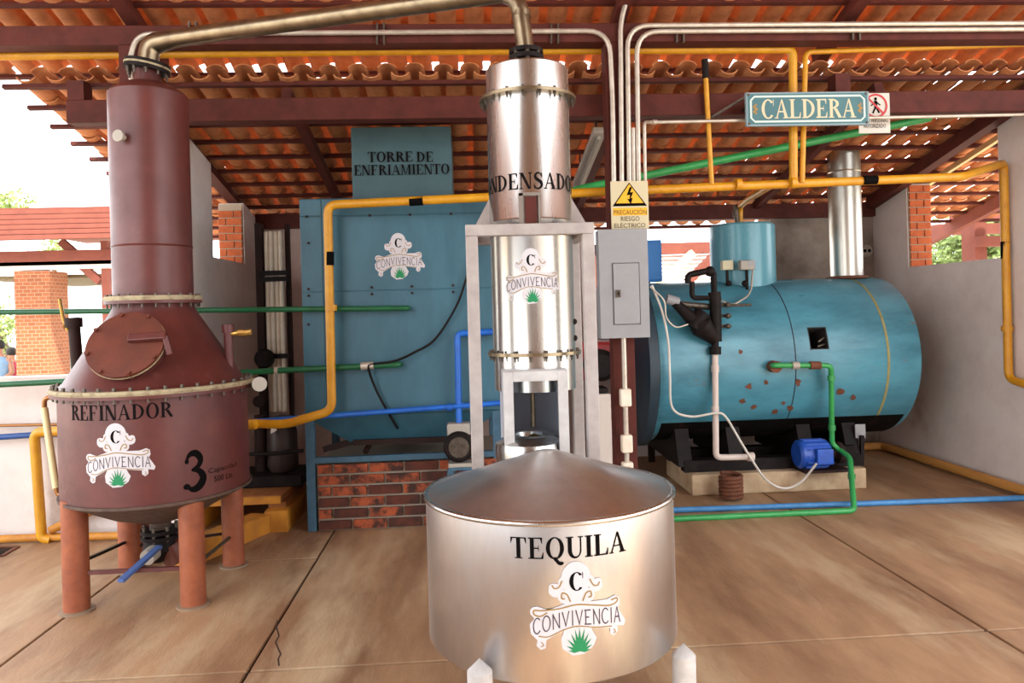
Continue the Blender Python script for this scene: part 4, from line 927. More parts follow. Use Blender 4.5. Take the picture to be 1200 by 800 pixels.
# saddles and skid
sk0, sk1 = PY(786, 520, BY - 0.5).x, PY(1008, 520, BY - 0.5).x
zpl = PZ(808, 580).y
py0 = 6.12; pz = PY(900, 553, py0).z
m = MB(); m.box(sk0 + 0.1, sk1, py0 + 0.10, py0 + 0.22, pz, pz + 0.10); m.box(sk0 + 0.1, sk1, py0 + 0.6, py0 + 0.72, pz, pz + 0.10); m.build('skid_rail', black_m, bo, smooth=False)
for xx in (sk0 + 0.05, sk0 + 0.5, sk1 - 0.55, sk1 - 0.14):
    m = MB(); m.prism([(xx, py0 + 0.1, pz + 0.05), (xx, BY + 0.5, pz + 0.05), (xx, BY + 0.55, bz - BR * 0.6), (xx, BY, bz - BR + 0.02), (xx, BY - 0.45, bz - BR * 0.78)], (0.12, 0, 0)); m.build('saddle', black_m, bo, smooth=False)
m = MB(); p_ = PY(1008, 505, py0 + 0.15); m.cbox(p_, (0.09, 0.01, 0.12)); m.build('rating_plate', panel_grey, bo, smooth=False)
m = MB(); p_ = PY(985, 530, py0 + 0.12); m.cbox(p_, (0.24, 0.06, 0.12)); m.bar(PY(1010, 510, py0 + .12), PY(1010, 540, py0 + .12), 0.03, 0.03); m.build('junction_box', black_m, bo, smooth=False)
# flue
fX = PY(990, 240, BY).x; fz0 = bz + BR - 0.02
m = MB(); m.lathe([(0.145, fz0), (0.145, HL(BY) + 0.75)], (fX, BY, 0), 40)
fu = m.build('flue', silver_flue, bo)
m = MB(); m.lathe([(0.15, fz0 + 0.0), (0.19, fz0 + 0.015), (0.19, fz0 + 0.03), (0.146, fz0 + 0.04)], (fX, BY, 0), 36); m.build('flue_flange', rust_m, fu)
for py in (176, 202): m = MB(); zz = PY(990, py, BY).z; m.lathe([(0.146, zz - 0.008), (0.15, zz), (0.146, zz + 0.008)], (fX, BY, 0), 40); m.build('flue_seam', silver_flue, fu)
# burner
q = PY(724, 425, BY)
m = MB(); m.box(bxl - 0.62, bxl - 0.10, BY - 0.22, BY + 0.22, bz - 0.14, bz + 0.2); bu = m.build('burner', burner_red, bo, smooth=False, bevel=0.03)
m = MB(); m.lathe([(0.14, 0), (0.14, 0.14), (0.10, 0.17), (0, 0.17)], (bxl - 0.42, BY - 0.22, bz + 0.0), 28, (0, -1, 0)); m.build('blower', black_m, bu)
# plinth
m = MB(); x0, x1 = PZ(810, 580).x, PZ(1022, 575).x; m.box(x0, x1, py0, py0 + 0.82, 0, pz); tag(m.build('plinth', plinth_m, smooth=False, bevel=0.012), 'pale concrete plinth under the teal boiler', 'plinth')
# feed pump
q = PY(952, 535, py0 + 0.02)
fp = thing('feed_pump', (q.x, py0 + 0.02, pz), 'blue electric motor pump in front of the teal boiler', 'pump')
zq = pz + 0.14
m = MB(); m.tube([(q.x - 0.15, py0 + 0.0, zq), (q.x - 0.13, py0, zq), (q.x + 0.10, py0, zq), (q.x + 0.12, py0, zq)], [0.10, 0.12, 0.12, 0.10], 28); mo = m.build('motor', motor_blue, fp, ang=30)
m = MB()
for k in range(14):
    a = 2 * math.pi * k / 14; m.bar((q.x - 0.10, py0 + math.cos(a) * 0.121, zq + math.sin(a) * 0.121), (q.x + 0.09, py0 + math.cos(a) * 0.121, zq + math.sin(a) * 0.121), 0.012, 0.012)
m.build('fins', motor_blue, mo, smooth=False)
m = MB(); m.cbox((q.x + 0.03, py0 - 0.13, zq + 0.0), (0.14, 0.06, 0.13)); m.build('terminal_box', motor_blue, fp, smooth=False, bevel=0.008)
m = MB(); m.tube([(q.x + 0.12, py0, zq), (q.x + 0.2, py0, zq)], 0.05, 16); m.lathe([(0.05, 0), (0.09, 0.02), (0.09, 0.06), (0.04, 0.08)], (q.x + 0.18, py0, zq), 24, (1, 0, 0)); m.build('pump_head', steel_dark, fp)
m = MB(); m.box(q.x - 0.13, q.x + 0.26, py0 - 0.12, py0 + 0.1, pz, pz + 0.022); m.build('base', steel_dark, fp, smooth=False)
# rusty coil on the floor in front of the plinth
q = PZ(857, 586)
m = MB(); pts = [(q.x + 0.085 * math.cos(k * 0.5), q.y + 0.085 * math.sin(k * 0.5), 0.017 + 0.195 * k / 80) for k in range(81)]; m.tube(pts, 0.017, 7); tag(m.build('rusty_coil', rust_m), 'small rusty coil standing on the floor before the plinth', 'coil')
# blue cabinet behind the panel, white drum behind the frame
c0, c1 = PY(742, 282, 7.5), PY(775, 330, 7.5)
bc = thing('control_cabinet', ((c0.x + c1.x) / 2, 7.55, 0), 'bright blue control cabinet on a pole behind the boiler door', 'cabinet')
m = MB(); m.box(c0.x, c1.x, 7.45, 7.65, c1.z, c0.z); cb = m.build('case', mat('cabinet_blue', (30, 136, 222), 0.4), bc, smooth=False, bevel=0.008)
m = MB(); m.box(c0.x + 0.01, c1.x - 0.01, 7.435, 7.45, c1.z + 0.02, c0.z - 0.02); m.build('door', mat('cabinet_blue', (30, 136, 222), 0.4), bc, smooth=False, bevel=0.004)
m = MB(); xm_ = (c0.x + c1.x) / 2; m.box(xm_ - 0.03, xm_ + 0.03, 7.52, 7.58, 0, c1.z); m.build('pole', steel_dark, bc, smooth=False)
q = PZ(709, 560); 
wt = thing('water_softener', (PY(705, 500, 6.3).x, 6.3, 0), 'small beige tank cabinet behind the grey condenser frame', 'tank')
a_, b_ = PY(692, 462, 6.2), PY(716, 462, 6.2)
m = MB(); m.box(a_.x, b_.x, 6.2, 6.45, 0, a_.z); m.build('body', mat('beige_case', (206, 192, 180), 0.5), wt, smooth=False, bevel=0.012)
m = MB(); m.box(a_.x + .02, b_.x - .02, 6.22, 6.43, a_.z, a_.z + 0.05); m.build('lid', black_m, wt, smooth=False, bevel=0.01)
# =================================================================== PIPES
def pipe(name, label, pts, r, mt, rad=0.06, seg=14, cat='pipe', group=None, collars=(), cm=None, bands=()):
    P = fillet([Vector(p) for p in pts], rad, 6); o_ = P[0]
    if not collars and not bands:
        m = MB(); m.tube(P, r, seg); return tag(m.build(name, mt, org=o_, ang=60), label, cat, group)
    root = thing(name, o_, label, cat, group); m = MB(); m.tube(P, r, seg); m.build('tube', mt, root, ang=60)
    for a, b in collars: m = MB(); m.tube([a, b], r * 1.35, seg); m.build('coupling', cm or mt, root)
    for a, b in bands: m = MB(); m.tube([a, b], r * 1.05, seg); m.build('marking_band', ink, root)
    return root
# gas main across the tower and the boiler bay
Ya, Yb = 5.42, 5.235
def gp(px, py): return PY(px, py, Ya + (Yb - Ya) * min(1, max(0, (px - 385) / 330)))
yw = PX(1180, 200, XR - 0.06).y
pts = [PY(290, 496, 5.42), PY(335, 497, 5.42), PY(389, 481, 5.42), gp(384, 240), gp(575, 231), gp(720, 224), PY(1128, 207, 5.3), PX(1176, 191, XR - 0.06), PX(1182, 444, XR - 0.06), PX(1320, 487, XR - 0.06)]
pipe('gas_pipe', 'thick yellow gas pipe running across the tower and along the boiler bay', pts, 0.032, yellow, 0.07, 16,
     collars=[(PY(388, 357, 5.42), PY(388, 364, 5.42)), (gp(862, 216), gp(868, 216)), (gp(926, 214), gp(932, 214)), (PX(1180, 382, XR - .06), PX(1180, 388, XR - .06))],
     bands=[(PY(386, 295, 5.42), PY(386, 311, 5.42)), (gp(480, 236), gp(496, 235)), (PY(1011, 211, 5.27), PY(1027, 210.5, 5.27)), (PX(1178, 283, XR - .06), PX(1178, 303, XR - .06))])
pipe('gas_pipe', 'yellow gas pipe dropping beside the low white wall behind the still', [PY(300, 497, 5.36), PY(40, 506, 5.62), PY(49, 630, 5.62), PY(60, 632, 5.62)], 0.036, yellow, 0.07)
pipe('floor_pipe', 'yellow pipe lying along the foot of the low white wall', [PZ(-60, 634, 0.035), PZ(60, 629, 0.035), PZ(175, 627, 0.035)], 0.028, yellow_dk, 0.05)
pipe('floor_pipe', 'short yellow pipe climbing behind the still leg', [PY(58, 622, 5.6), PY(92, 605, 5.66), PY(125, 592, 5.66)], 0.03, yellow_dk, 0.03)
pipe('gas_pipe', 'yellow overhead pipe under the upper roof turning down behind the boiler sign', [PY(-20, 66, 5.25), PY(450, 60, 5.25), PY(929, 58, 5.235), PY(930, 214, 5.235)], 0.030, yellow, 0.05, 14)
pipe('gas_pipe', 'thin yellow pipe with a bend beside the boiler sign', [PY(1400, 45, 5.235), PY(944, 61, 5.235), PY(940, 214, 5.235)], 0.019, yellow, 0.05)
pipe('pipe_hanger', 'slim yellow hanger rod between the roof and the gas pipe', [PY(826, 72, 5.23), PY(834, 216, 5.235)], 0.018, yellow, 0.05, cat='hanger', collars=[(PY(826, 70, 5.23), PY(827, 92, 5.23))], cm=black_m)
pipe('gas_pipe', 'yellow branch pipe from the gas pipe to the steam drum', [gp(908, 215) + Vector((0, 0.03, 0)), PY(876, 234, 6.0), PY(867, 242, BY - 0.05), Vector((PY(867, 242, BY - .05).x, BY - 0.05, dzt + 0.01))], 0.026, yellow, 0.08)
pipe('relief_valve_pipe', 'short steel relief valve pipe on top of the steam drum', [Vector((dX - 0.07, BY - 0.08, dzt + 0.01)), PY(862, 240, BY - 0.08)], 0.022, bolt_m, 0.05, collars=[(PY(862, 247, BY - 0.08), PY(862, 254, BY - 0.08))])
# green pipes
pipe('water_pipe', 'upper dark green pipe ending in the tower face', [PY(-30, 366, 5.50), PY(478, 361, 5.50), PY(478, 361, TF + 0.0)], 0.020, green, 0.03, bands=[])
gl = pipe('water_pipe', 'lower dark green pipe with white coupling ending on the tower', [PY(-30, 452, 5.50), PY(468, 427, 5.50), PY(468, 427, TF)], 0.022, green, 0.03, collars=[(PY(423, 429, 5.5), PY(438, 428, 5.5)), (PY(322, 434, 5.5), PY(326, 434, 5.5))], cm=conduit_m)
pipe('water_pipe', 'bright green pipe slanting up under the lower tile roof', [PY(640, 232, 5.62), PY(690, 219, 5.6), PY(1090, 138, 5.5)], 0.030, green_lt, 0.05)
gq = PY(975, 428, BY - BR - 0.12); zf = 0.02
p0, n0 = on_boiler(905, 429)
py_f = PZ(1002, 598, 0.02)
pipe('feed_pipe', 'green feed water pipe from the boiler down to the floor', [p0, PY(905, 428, p0.y - 0.1), PY(974, 428, p0.y - 0.1), PY(975, 520, py0 - 0.02), PY(984, 527, py0 - 0.05), PY(996, 536, py0 - 0.2), PZ(1001, 598, 0.02), PZ(700, 612, 0.02)], 0.022, green_lt, 0.05,
     collars=[(PY(974, 440, 5.95), PY(974, 446, 5.95)), (PY(975, 498, 6.06), PY(975, 504, 6.06)), (PY(998, 555, 5.86), PY(998, 561, 5.86))])
vv = thing('pipe_valve', p0, 'rusty union valve on the green feed pipe at the boiler shell', 'valve')
m = MB(); m.tube([p0 + Vector((0, 0.03, 0)), p0 + Vector((0, -0.08, 0))], 0.05, 14); m.build('union', rust_m, vv)
m = MB(); a, b = PY(949, 428, p0.y - 0.1), PY(961, 428, p0.y - 0.1); m.tube([a, b], 0.034, 12); m.build('check_valve', rust_m, vv)
m = MB(); a, b = PY(928, 428, p0.y - 0.1), PY(936, 428, p0.y - 0.1); m.tube([a, b], 0.032, 12); m.build('coupling', jar_m, vv)
# blue pipes
pipe('water_pipe', 'blue pipe lying along the floor before the plinth', [PZ(690, 601, 0.022), PZ(1205, 583, 0.022)], 0.022, blue_floor)
pipe('water_pipe', 'blue pipe running across the foot of the cooling tower', [PY(285, 495, 5.47), PY(360, 489, 5.47), PY(600, 471, 5.47)], 0.020, blue_pipe, 0.05, collars=[(PY(524, 477, 5.47), PY(530, 477, 5.47))])
pipe('water_pipe', 'bright blue riser pipe from the small pump to the tower', [q_ for q_ in (PY(538, 505, TF - 0.1), PY(536, 391, TF - 0.1), PY(590, 388, TF - 0.1), PY(590, 388, TF))], 0.024, blue_pipe, 0.04, collars=[(PY(538, 496, TF - .1), PY(538, 503, TF - .1))], cm=jar_m)
pipe('water_pipe', 'blue pipe at the low white wall left of the still', [PY(-30, 514, 5.66), PY(46, 509, 5.66), PY(80, 508, 5.66)], 0.022, mat('blue_deep', (30, 74, 140), 0.45), 0.03)
pipe('copper_pipe', 'thin copper pipe at the low white wall left of the still', [PY(-30, 499, 5.68), PY(80, 497, 5.68)], 0.011, copper, 0.03)
pipe('wall_pipe', 'dusty yellow pipe along the foot of the right gable wall', [PZ(1000, 524, 0.05), PX(1034, 522, XR - 0.09), PX(1275, 599, XR - 0.09)], 0.04, mat('yellow_floor', (196, 140, 70), 0.6), 0.08)
# cables
def cable(name, label, pts, r, mt): 
    P = [Vector(p) for p in pts]; Q = []
    P2 = [P[0] * 2 - P[1]] + P + [P[-1] * 2 - P[-2]]
    for i in range(1, len(P2) - 2):
        for k in range(8):
            t = k / 8; p0, p1, p2, p3 = P2[i - 1:i + 3]
            Q.append(0.5 * ((2 * p1) + (p2 - p0) * t + (2 * p0 - 5 * p1 + 4 * p2 - p3) * t * t + (3 * p1 - p0 - 3 * p2 + p3) * t ** 3))
    Q.append(P[-1]); m = MB(); m.tube(Q, r, 8); return tag(m.build(name, mt, org=P[0], ang=80), label, 'cable')
cable('cable', 'black cable looping down the front of the cooling tower', [PY(560, 285, TF - 0.06), PY(549, 318, TF - 0.05), PY(535, 358, TF - 0.05), PY(510, 397, TF - 0.05), PY(485, 413, TF - 0.06), PY(462, 423, TF - 0.09), PY(436, 427, TF - 0.1), PY(432, 432, TF - .1), PY(440, 455, TF - 0.06), PY(452, 478, TF - 0.05), PY(466, 502, TF + 0.05)], 0.009, black_m)
cable('cable', 'white cable hanging in front of the boiler down to the blue motor', [PY(764, 334, BY - BR - 0.1), PY(776, 365, BY - BR - .1), PY(783, 400, BY - BR - 0.1), PY(785, 440, BY - BR - .08), PY(788, 478, BY - BR - .06), PY(810, 488, BY - BR - .05), PY(838, 484, BY - BR - .08), PY(850, 488, BY - BR - .08), PY(866, 514, BY - BR - .05), PY(880, 537, BY - BR - .1), PY(898, 562, BY - BR - .05), PY(918, 572, BY - BR - .04), PY(938, 565, BY - BR - .04), PY(957, 543, BY - BR - .12)], 0.010, mat('white_cable', (216, 210, 200), 0.5))
cable('cable', 'white cable looping from the float switch along the boiler', [PY(762, 336, BY - BR - 0.12), PY(778, 352, BY - BR - .13), PY(781, 372, BY - BR - .13), PY(792, 383, BY - BR - .12), PY(806, 380, BY - BR - .1)], 0.007, conduit_m)
# conduits on the beam and down to the panel
YC2 = YP - 0.10
def cd_(name_label, pts, r=0.017, rad=0.16): return pipe('conduit', name_label, [PY(x, y, YC2) for x, y in pts], r, conduit_m, rad, 12, cat='conduit', group='white electrical conduits')
cd_('white conduit bending down from the long beam, next to the condenser', [(155, 100), (151, 74), (160, 40), (450, 38), (714, 36), (718, 120), (720, 268)])
cd_('white conduit dropping straight to the panel from the roof beside the post', [(740, -14), (727, 22), (729, 268)], rad=0.12)
cd_('white conduit with the higher run along the long beam to the right', [(738, 268), (735, 30), (1400, 26)])
cd_('white conduit with the lower run along the long beam to the right', [(749, 268), (746, 37), (1400, 33)])
cd_('short white conduit tucked between the bending conduits above the panel', [(743, 268), (742, 150)], r=0.014)
pipe('conduit', 'slim white conduit running under the lower beam behind the boiler sign', [PY(757, 268, YC2), PY(755, 143, YC2), PY(775, 143, 5.185), PY(1215, 134, 5.185)], 0.012, conduit_m, 0.03, 12, cat='conduit', group='white electrical conduits', collars=[(PY(765, 143, YC2), PY(770, 143, YC2))])
for px, y0_, y1_, wh in ((226, 26, 40, 'above the still neck'), (446, 27, 52, 'above the blue fan duct'), (650, 28, 51, 'beside the condenser top'), (797, 27, 50, 'just past the bending conduits'), (1003, 25, 47, 'above the boiler name board')):
    h_ = thing('conduit_hanger', PY(px, (y0_ + y1_) / 2, YP - 0.075), 'slotted steel conduit bracket on the long beam, ' + wh, 'bracket', 'conduit brackets on the beam')
    for s_ in (-4, 4):
        m = MB(); a, b = PY(px + s_, y0_, YP - 0.082), PY(px + s_, y1_, YP - 0.082); m.bar(a, b, 0.012, 0.022, up=(0, 1, 0)); m.build('strap', bolt_m, h_, smooth=False)
    m = MB(); a, b = PY(px - 6, y0_ + 10, YP - 0.082), PY(px + 6, y0_ + 10, YP - 0.082); m.bar(a, b, 0.02, 0.02); m.build('clamp', bolt_m, h_, smooth=False)
# =================================================================== ELECTRICAL PANEL AND SIGNS
YE = YP - 0.19
e0, e1 = PY(701, 269, YE), PY(762, 395, YE)
ep = thing('electrical_panel', ((e0.x + e1.x) / 2, YP - 0.07, e1.z), 'flat grey electrical panel box with a small latched door on the post', 'electrical panel')
a, b = PY(718, 309, YE), PY(750, 379, YE); gq_ = 0.006
m = MB(); m.box(e0.x, e1.x, YE + 0.014, YP - 0.07, e1.z, e0.z); m.build('case', panel_grey, ep, smooth=False, bevel=0.004)
for x0, x1, z0, z1 in ((e0.x, a.x - gq_, e1.z, e0.z), (b.x + gq_, e1.x, e1.z, e0.z), (a.x - gq_, b.x + gq_, a.z + gq_, e0.z), (a.x - gq_, b.x + gq_, e1.z, b.z - gq_)):
    m = MB(); m.box(x0, x1, YE, YE + 0.014, z0, z1); m.build('front_plate', panel_grey, ep, smooth=False)
m = MB(); m.box(a.x, b.x, YE - 0.010, YE + 0.014, b.z, a.z); dr_ = m.build('door', panel_grey, ep, smooth=False, bevel=0.003)
q = PY(724, 344, YE); m = MB(); m.cbox((q.x, YE - 0.016, q.z), (0.03, 0.012, 0.05)); m.build('latch', bolt_m, dr_, smooth=False)
m = MB(); m.cbox((q.x, YE - 0.023, q.z), (0.012, 0.004, 0.022)); m.build('latch_hole', black_m, dr_, smooth=False)
# downward conduit with junction bodies
rt = thing('drop_conduit', PZ(736, 560), 'white conduit with pale junction bodies below the grey panel', 'conduit')
m = MB(); xq = PY(732, 430, YE + 0.04).x; m.tube([(xq, YE + 0.05, e1.z), (xq, YE + 0.05, 0.0)], 0.017, 12); m.build('tube', conduit_m, rt)
for py in (466, 520, 552):
    z = PY(733, py, YE + 0.03).z; m = MB(); m.cbox((xq, YE + 0.045, z), (0.075, 0.06, 0.12)); m.build('junction_body', white_pvc, rt, smooth=False, bevel=0.01)
def sign(name, label, Y, x0, x1, y0, y1, mt, th=0.006, bev=0.002):
    xm_, ym_ = (x0 + x1) / 2, (y0 + y1) / 2
    hx = (PY(x1, ym_, Y).x - PY(x0, ym_, Y).x) / 2; hz = (PY(xm_, y0, Y).z - PY(xm_, y1, Y).z) / 2; c = PY(xm_, ym_, Y)
    root = thing(name, (c.x, Y, c.z - hz), label, 'sign'); m = MB(); m.box(c.x - hx, c.x + hx, Y, Y + th, c.z - hz, c.z + hz); m.build('board', mt, root, smooth=False, bevel=bev)
    return root, flat_map((c.x, Y, c.z), (1, 0, 0), (0, 0, 1), (0, -1, 0)), hx, hz
# electric hazard sign
s_, fn, hx, hz = sign('warning_sign', 'cream electric hazard sign with yellow lightning triangle', YE + 0.035, 716, 760, 212, 268, cream)
tri = lambda k, dy=0: [(-0.92 * hx * k, hz * (0.47 - 0.47 * k) - 0.05 * hz + dy - 0.0), (0.92 * hx * k, hz * (0.47 - 0.47 * k) - 0.05 * hz + dy), (0, hz * (0.47 + 0.47 * k) + dy)]
decal('triangle_border', [tri(1.0)], fn, 0.001, ink, s_); decal('triangle', [tri(0.80, 0.025 * hz)], fn, 0.002, sign_yel, s_)
bolt = [(0.02, 0.74), (-0.16, 0.40), (0.02, 0.42), (-0.02, 0.24), (-0.14, 0.26), (0.06, 0.02), (0.16, 0.30), (0.06, 0.27), (0.20, 0.54), (0.04, 0.52), (0.14, 0.74)]
decal('lightning_bolt', [[(x * hx, y * hz) for x, y in bolt]], fn, 0.003, ink, s_)
decal('caution_band', [rect(-0.9 * hx, -0.44 * hz, 0.92 * hx, -0.12 * hz)], fn, 0.001, sign_yel, s_)
decal('print', font_polys('PRECAUCIÓN', -0.86 * hx, 0.88 * hx, -0.40 * hz, -0.16 * hz) + font_polys('RIESGO', -0.5 * hx, 0.5 * hx, -0.68 * hz, -0.48 * hz) + font_polys('ELÉCTRICO', -0.85 * hx, 0.8 * hx, -0.95 * hz, -0.72 * hz), fn, 0.002, mat('print_dark', (70, 58, 32), 0.6), s_)
# boiler name board
YS = 5.10
s_, fn, hx, hz = sign('name_board', 'teal painted board lettered CALDERA in cream', YS, 874.5, 1019, 107.5, 147, mat('board_edge', (128, 150, 158), 0.5), 0.025, 0.004)
decal('field', [rect(-hx * .97, -hz * .90, hx * .97, hz * .90)], fn, 0.001, sign_teal, s_)
fr_ = [(-hx * .92, hz * .52), (-hx * .86, hz * .74), (hx * .86, hz * .74), (hx * .92, hz * .52), (hx * .92, -hz * .52), (hx * .86, -hz * .74), (-hx * .86, -hz * .74), (-hx * .92, -hz * .52), (-hx * .92, hz * .52)]
decal('border', stroke(fr_, 0.014), fn, 0.002, mat('sign_border', (196, 214, 206), 0.5), s_)
pol, w0 = word('CALDERA', 0.2, 0.07, True, 0.03)
decal('name_lettering', fit(pol, w0, -hx * .76, hx * .78, -hz * .56, hz * .56), fn, 0.002, cream, s_)
orn = []
for sx in (-1, 1):
    for k in range(5): orn.append(ell(sx * hx * 0.85 + 0.012 * math.cos(k * 1.26), 0.03 * math.sin(k * 1.26), 0.009, 0.009, 8))
    orn.append(ell(sx * hx * 0.85, 0, 0.01, 0.02, 8))
decal('ornament', orn, fn, 0.002, decal_gold, s_)
m = MB()
for sx in (-1, 1):
    for sz in (-1, 1): m.lathe([(0.010, 0), (0.008, 0.005), (0, 0.006)], fn(sx * hx * .955, sz * hz * .86, 0.001), 10, (0, -1, 0))
m.build('screws', bolt_m, s_)
m = MB(); c = fn(0, 0, 0)
for sx in (-0.9, 0.9): m.bar((c.x + sx * hx, YS + 0.02, c.z + hz * 0.3), (c.x + sx * hx, Y2 - 0.055, c.z + hz * 0.3), 0.02, 0.02)
m.build('mounting_bar', steel_dark, s_, smooth=False)
m = MB(); m.bar(PY(876, 112, YS + 0.04), PY(833, 138, YS + 0.15), 0.016, 0.016); m.build('stay_rod', bolt_m, s_, smooth=False)
# prohibition sign
s_, fn, hx, hz = sign('prohibition_sign', 'white no-entry notice with red crossed walking figure', Y2 - 0.075, 1006, 1043, 109, 156, sign_white)
o_ = (0.1 * hx, 0.36 * hz); rr = 0.74 * hx
decal('red_ring', [[(x, y) for x, y in q] for q in bowl(o_[0], o_[1], rr, rr, rr * .16, rr * .16, 0, 360, 30)] + stroke([(o_[0] - rr * .66, o_[1] + rr * .66), (o_[0] + rr * .66, o_[1] - rr * .66)], rr * .16), fn, 0.003, red_m, s_)
fig = [ell(o_[0], o_[1] + rr * .58, rr * .13, rr * .13, 10)] + stroke([(o_[0], o_[1] + rr * .42), (o_[0], o_[1] - rr * .1)], rr * .26) + stroke([(o_[0], o_[1] - rr * .05), (o_[0] - rr * .26, o_[1] - rr * .62)], rr * .14) + stroke([(o_[0], o_[1] - rr * .05), (o_[0] + rr * .28, o_[1] - rr * .58)], rr * .14) + stroke([(o_[0], o_[1] + rr * .36), (o_[0] - rr * .4, o_[1])], rr * .1) + stroke([(o_[0], o_[1] + rr * .36), (o_[0] + rr * .4, o_[1] + rr * .05)], rr * .1)
decal('walking_figure', fig, fn, 0.002, ink, s_)
decal('print', font_polys('SOLO PERSONAL', -0.86 * hx, 0.86 * hx, -0.46 * hz, -0.30 * hz) + font_polys('AUTORIZADO', -0.7 * hx, 0.7 * hx, -0.74 * hz, -0.54 * hz), fn, 0.002, ink, s_)
# =================================================================== FLUORESCENT BATTEN
lx = PY(693, 180, 6.2)
fl_ = thing('batten_lamp', lx, 'unlit fluorescent batten lamp hung under a dark rafter', 'lamp')
a, b = PY(703, 152, 5.65), PY(677, 217, 6.7)
m = MB(); m.bar(a, b, 0.10, 0.05); m.build('housing', lamp_m, fl_, smooth=False, bevel=0.006)
m = MB(); dv_ = (b - a).normalized(); m.tube([a + Vector((0, 0, -0.045)) + dv_ * 0.04, b + Vector((0, 0, -0.045)) - dv_ * 0.04], 0.016, 12); m.build('tube', jar_m, fl_)
m = MB()
for p in (a + dv_ * 0.15, b - dv_ * 0.15): m.bar(p, Vector((p.x, p.y, HL(p.y) - 0.03)), 0.012, 0.012)
m.build('hanger', steel_dark, fl_, smooth=False)
# =================================================================== REAR LEFT CORNER: pipe bundle, filter vessel, skid
YK = 6.6
for i, px in enumerate((315, 320.5, 326, 331.5)):
    x = PY(px, 380, YK + (0.0 if i % 2 else 0.02)).x
    m = MB(); m.tube([(x, YK + (0.0 if i % 2 else 0.02), PY(px, 482, YK).z), (x, YK + (0.0 if i % 2 else 0.02), PY(px, 271, YK).z)], 0.022, 12)
    tag(m.build('white_pipe', white_pvc), 'upright white plastic pipe strapped in the bundle beside the cooling tower', 'pipe', 'white pipe bundle')
rk = thing('pipe_rack', (PY(322, 480, YK).x, YK, 0), 'dark steel upright rack with straps holding the white pipes', 'rack')
xk0, xk1 = PY(307, 400, YK).x, PY(338, 400, YK).x; zk1 = PY(310, 262, YK).z
m = MB(); m.box(xk0 - 0.03, xk0 + 0.03, YK - 0.03, YK + 0.05, 0.0, zk1); m.build('upright', steel_dark, rk, smooth=False)
m = MB(); m.box(xk1 - 0.02, xk1 + 0.02, YK + 0.05, YK + 0.09, 0.0, zk1); m.build('upright', steel_dark, rk, smooth=False)
for py in (320, 327, 417): z = PY(322, py, YK).z; m = MB(); m.box(xk0, xk1 + 0.02, YK - 0.045, YK - 0.026, z - 0.02, z + 0.02); m.build('strap', black_m, rk, smooth=False)
m = MB(); m.box(xk0 - 0.03, xk1 + 0.03, YK - 0.03, YK + 0.09, 0.5, 0.6); m.build('foot_rail', steel_dark, rk, smooth=False)
q = PY(310, 420, YK - 0.1); m = MB(); m.lathe([(0.02, -0.06), (0.075, -0.05), (0.085, 0.0), (0.07, 0.03), (0, 0.035)], q, 24, (0.3, -1, 0)); m.build('regulator', black_m, rk)
m = MB(); q2 = PY(309, 482, YK - 0.08); m.tube([q, PY(309, 470, YK - 0.08), q2], 0.022, 10); m.lathe([(0.03, 0), (0.05, 0.01), (0.05, 0.03), (0, 0.03)], PY(304, 470, YK - 0.1), 16, (0, -1, 0)); m.build('regulator_pipe', steel_dark, rk)
# platform
YQ = 5.62
sk = thing('timber_platform', (PZ(300, 615).x, 6.1, 0), 'orange-brown timber platform on yellow beams behind the still', 'platform')
p00, p01, p10 = PZ(236, 596, 0.235), PZ(318, 594, 0.235), PZ(352, 563, 0.235)
xq0, xq1, yq0, yq1 = p00.x - 0.25, p01.x, YQ + 0.1, YQ + 0.88
zpf = 0.25
m = MB(); m.prism([(xq0, yq0, zpf - 0.05), (xq1, yq0, zpf - 0.05), (xq1 + 0.04, yq1, zpf - 0.05), (xq0, yq1, zpf - 0.05)], (0, 0, 0.05)); m.build('deck', wood_or, sk, smooth=False, bevel=0.004)
m = MB(); m.box(xq0, xq1 - 0.005, yq0 - 0.02, yq0, zpf - 0.06, zpf - 0.005); m.build('edge_strip', yellow_dk, sk, smooth=False)
m = MB(); q = PZ(326, 619); m.box(xq1 - 0.10, xq1 + 0.07, yq0 - 0.12, yq1, 0.0, 0.16); m.build('beam', yellow_dk, sk, smooth=False, bevel=0.006)
m = MB(); m.box(xq1 - 0.10, xq1 + 0.03, yq0 + 0.0, yq1, 0.16, zpf - 0.05); m.build('spacer', wood_or, sk, smooth=False)
m = MB(); m.bar(PZ(306, 612, 0.07), PZ(205, 655, 0.07), 0.16, 0.14); m.build('beam', yellow_dk, sk, smooth=False, bevel=0.006)
m = MB(); m.box(xq0, xq0 + 0.15, yq0, yq1, 0, zpf - 0.05); m.build('beam', yellow_dk, sk, smooth=False, bevel=0.006)
# dark filter vessel
q = PY(330, 560, 6.2); vx = PY(331, 520, 6.2).x
fv = thing('filter_vessel', (vx, 6.2, zpf), 'dark brown upright filter vessel on the timber platform', 'vessel')
m = MB(); m.lathe([(0.10, zpf + 0.09), (0.125, zpf + 0.13), (0.12, PY(331, 505, 6.2).z), (0.09, PY(331, 488, 6.2).z), (0.0, PY(331, 485, 6.2).z)], (vx, 6.2, 0), 28); m.build('body', mat('vessel_brown', (58, 42, 38), 0.5, col2=(44, 32, 30), scale=6), fv)
m = MB(); m.box(xq0 + 0.2, vx + 0.2, 5.98, 6.42, zpf, zpf + 0.09); m.build('base', black_m, fv, smooth=False, bevel=0.01)
m = MB(); z = PY(331, 531, 6.06).z; m.tube([(vx - 0.26, 6.10, z - 0.05), (vx - 0.26, 6.08, z), (vx, 6.06, z), (vx + 0.2, 6.06, z + 0.015)], 0.016, 8); m.build('band', black_m, fv)
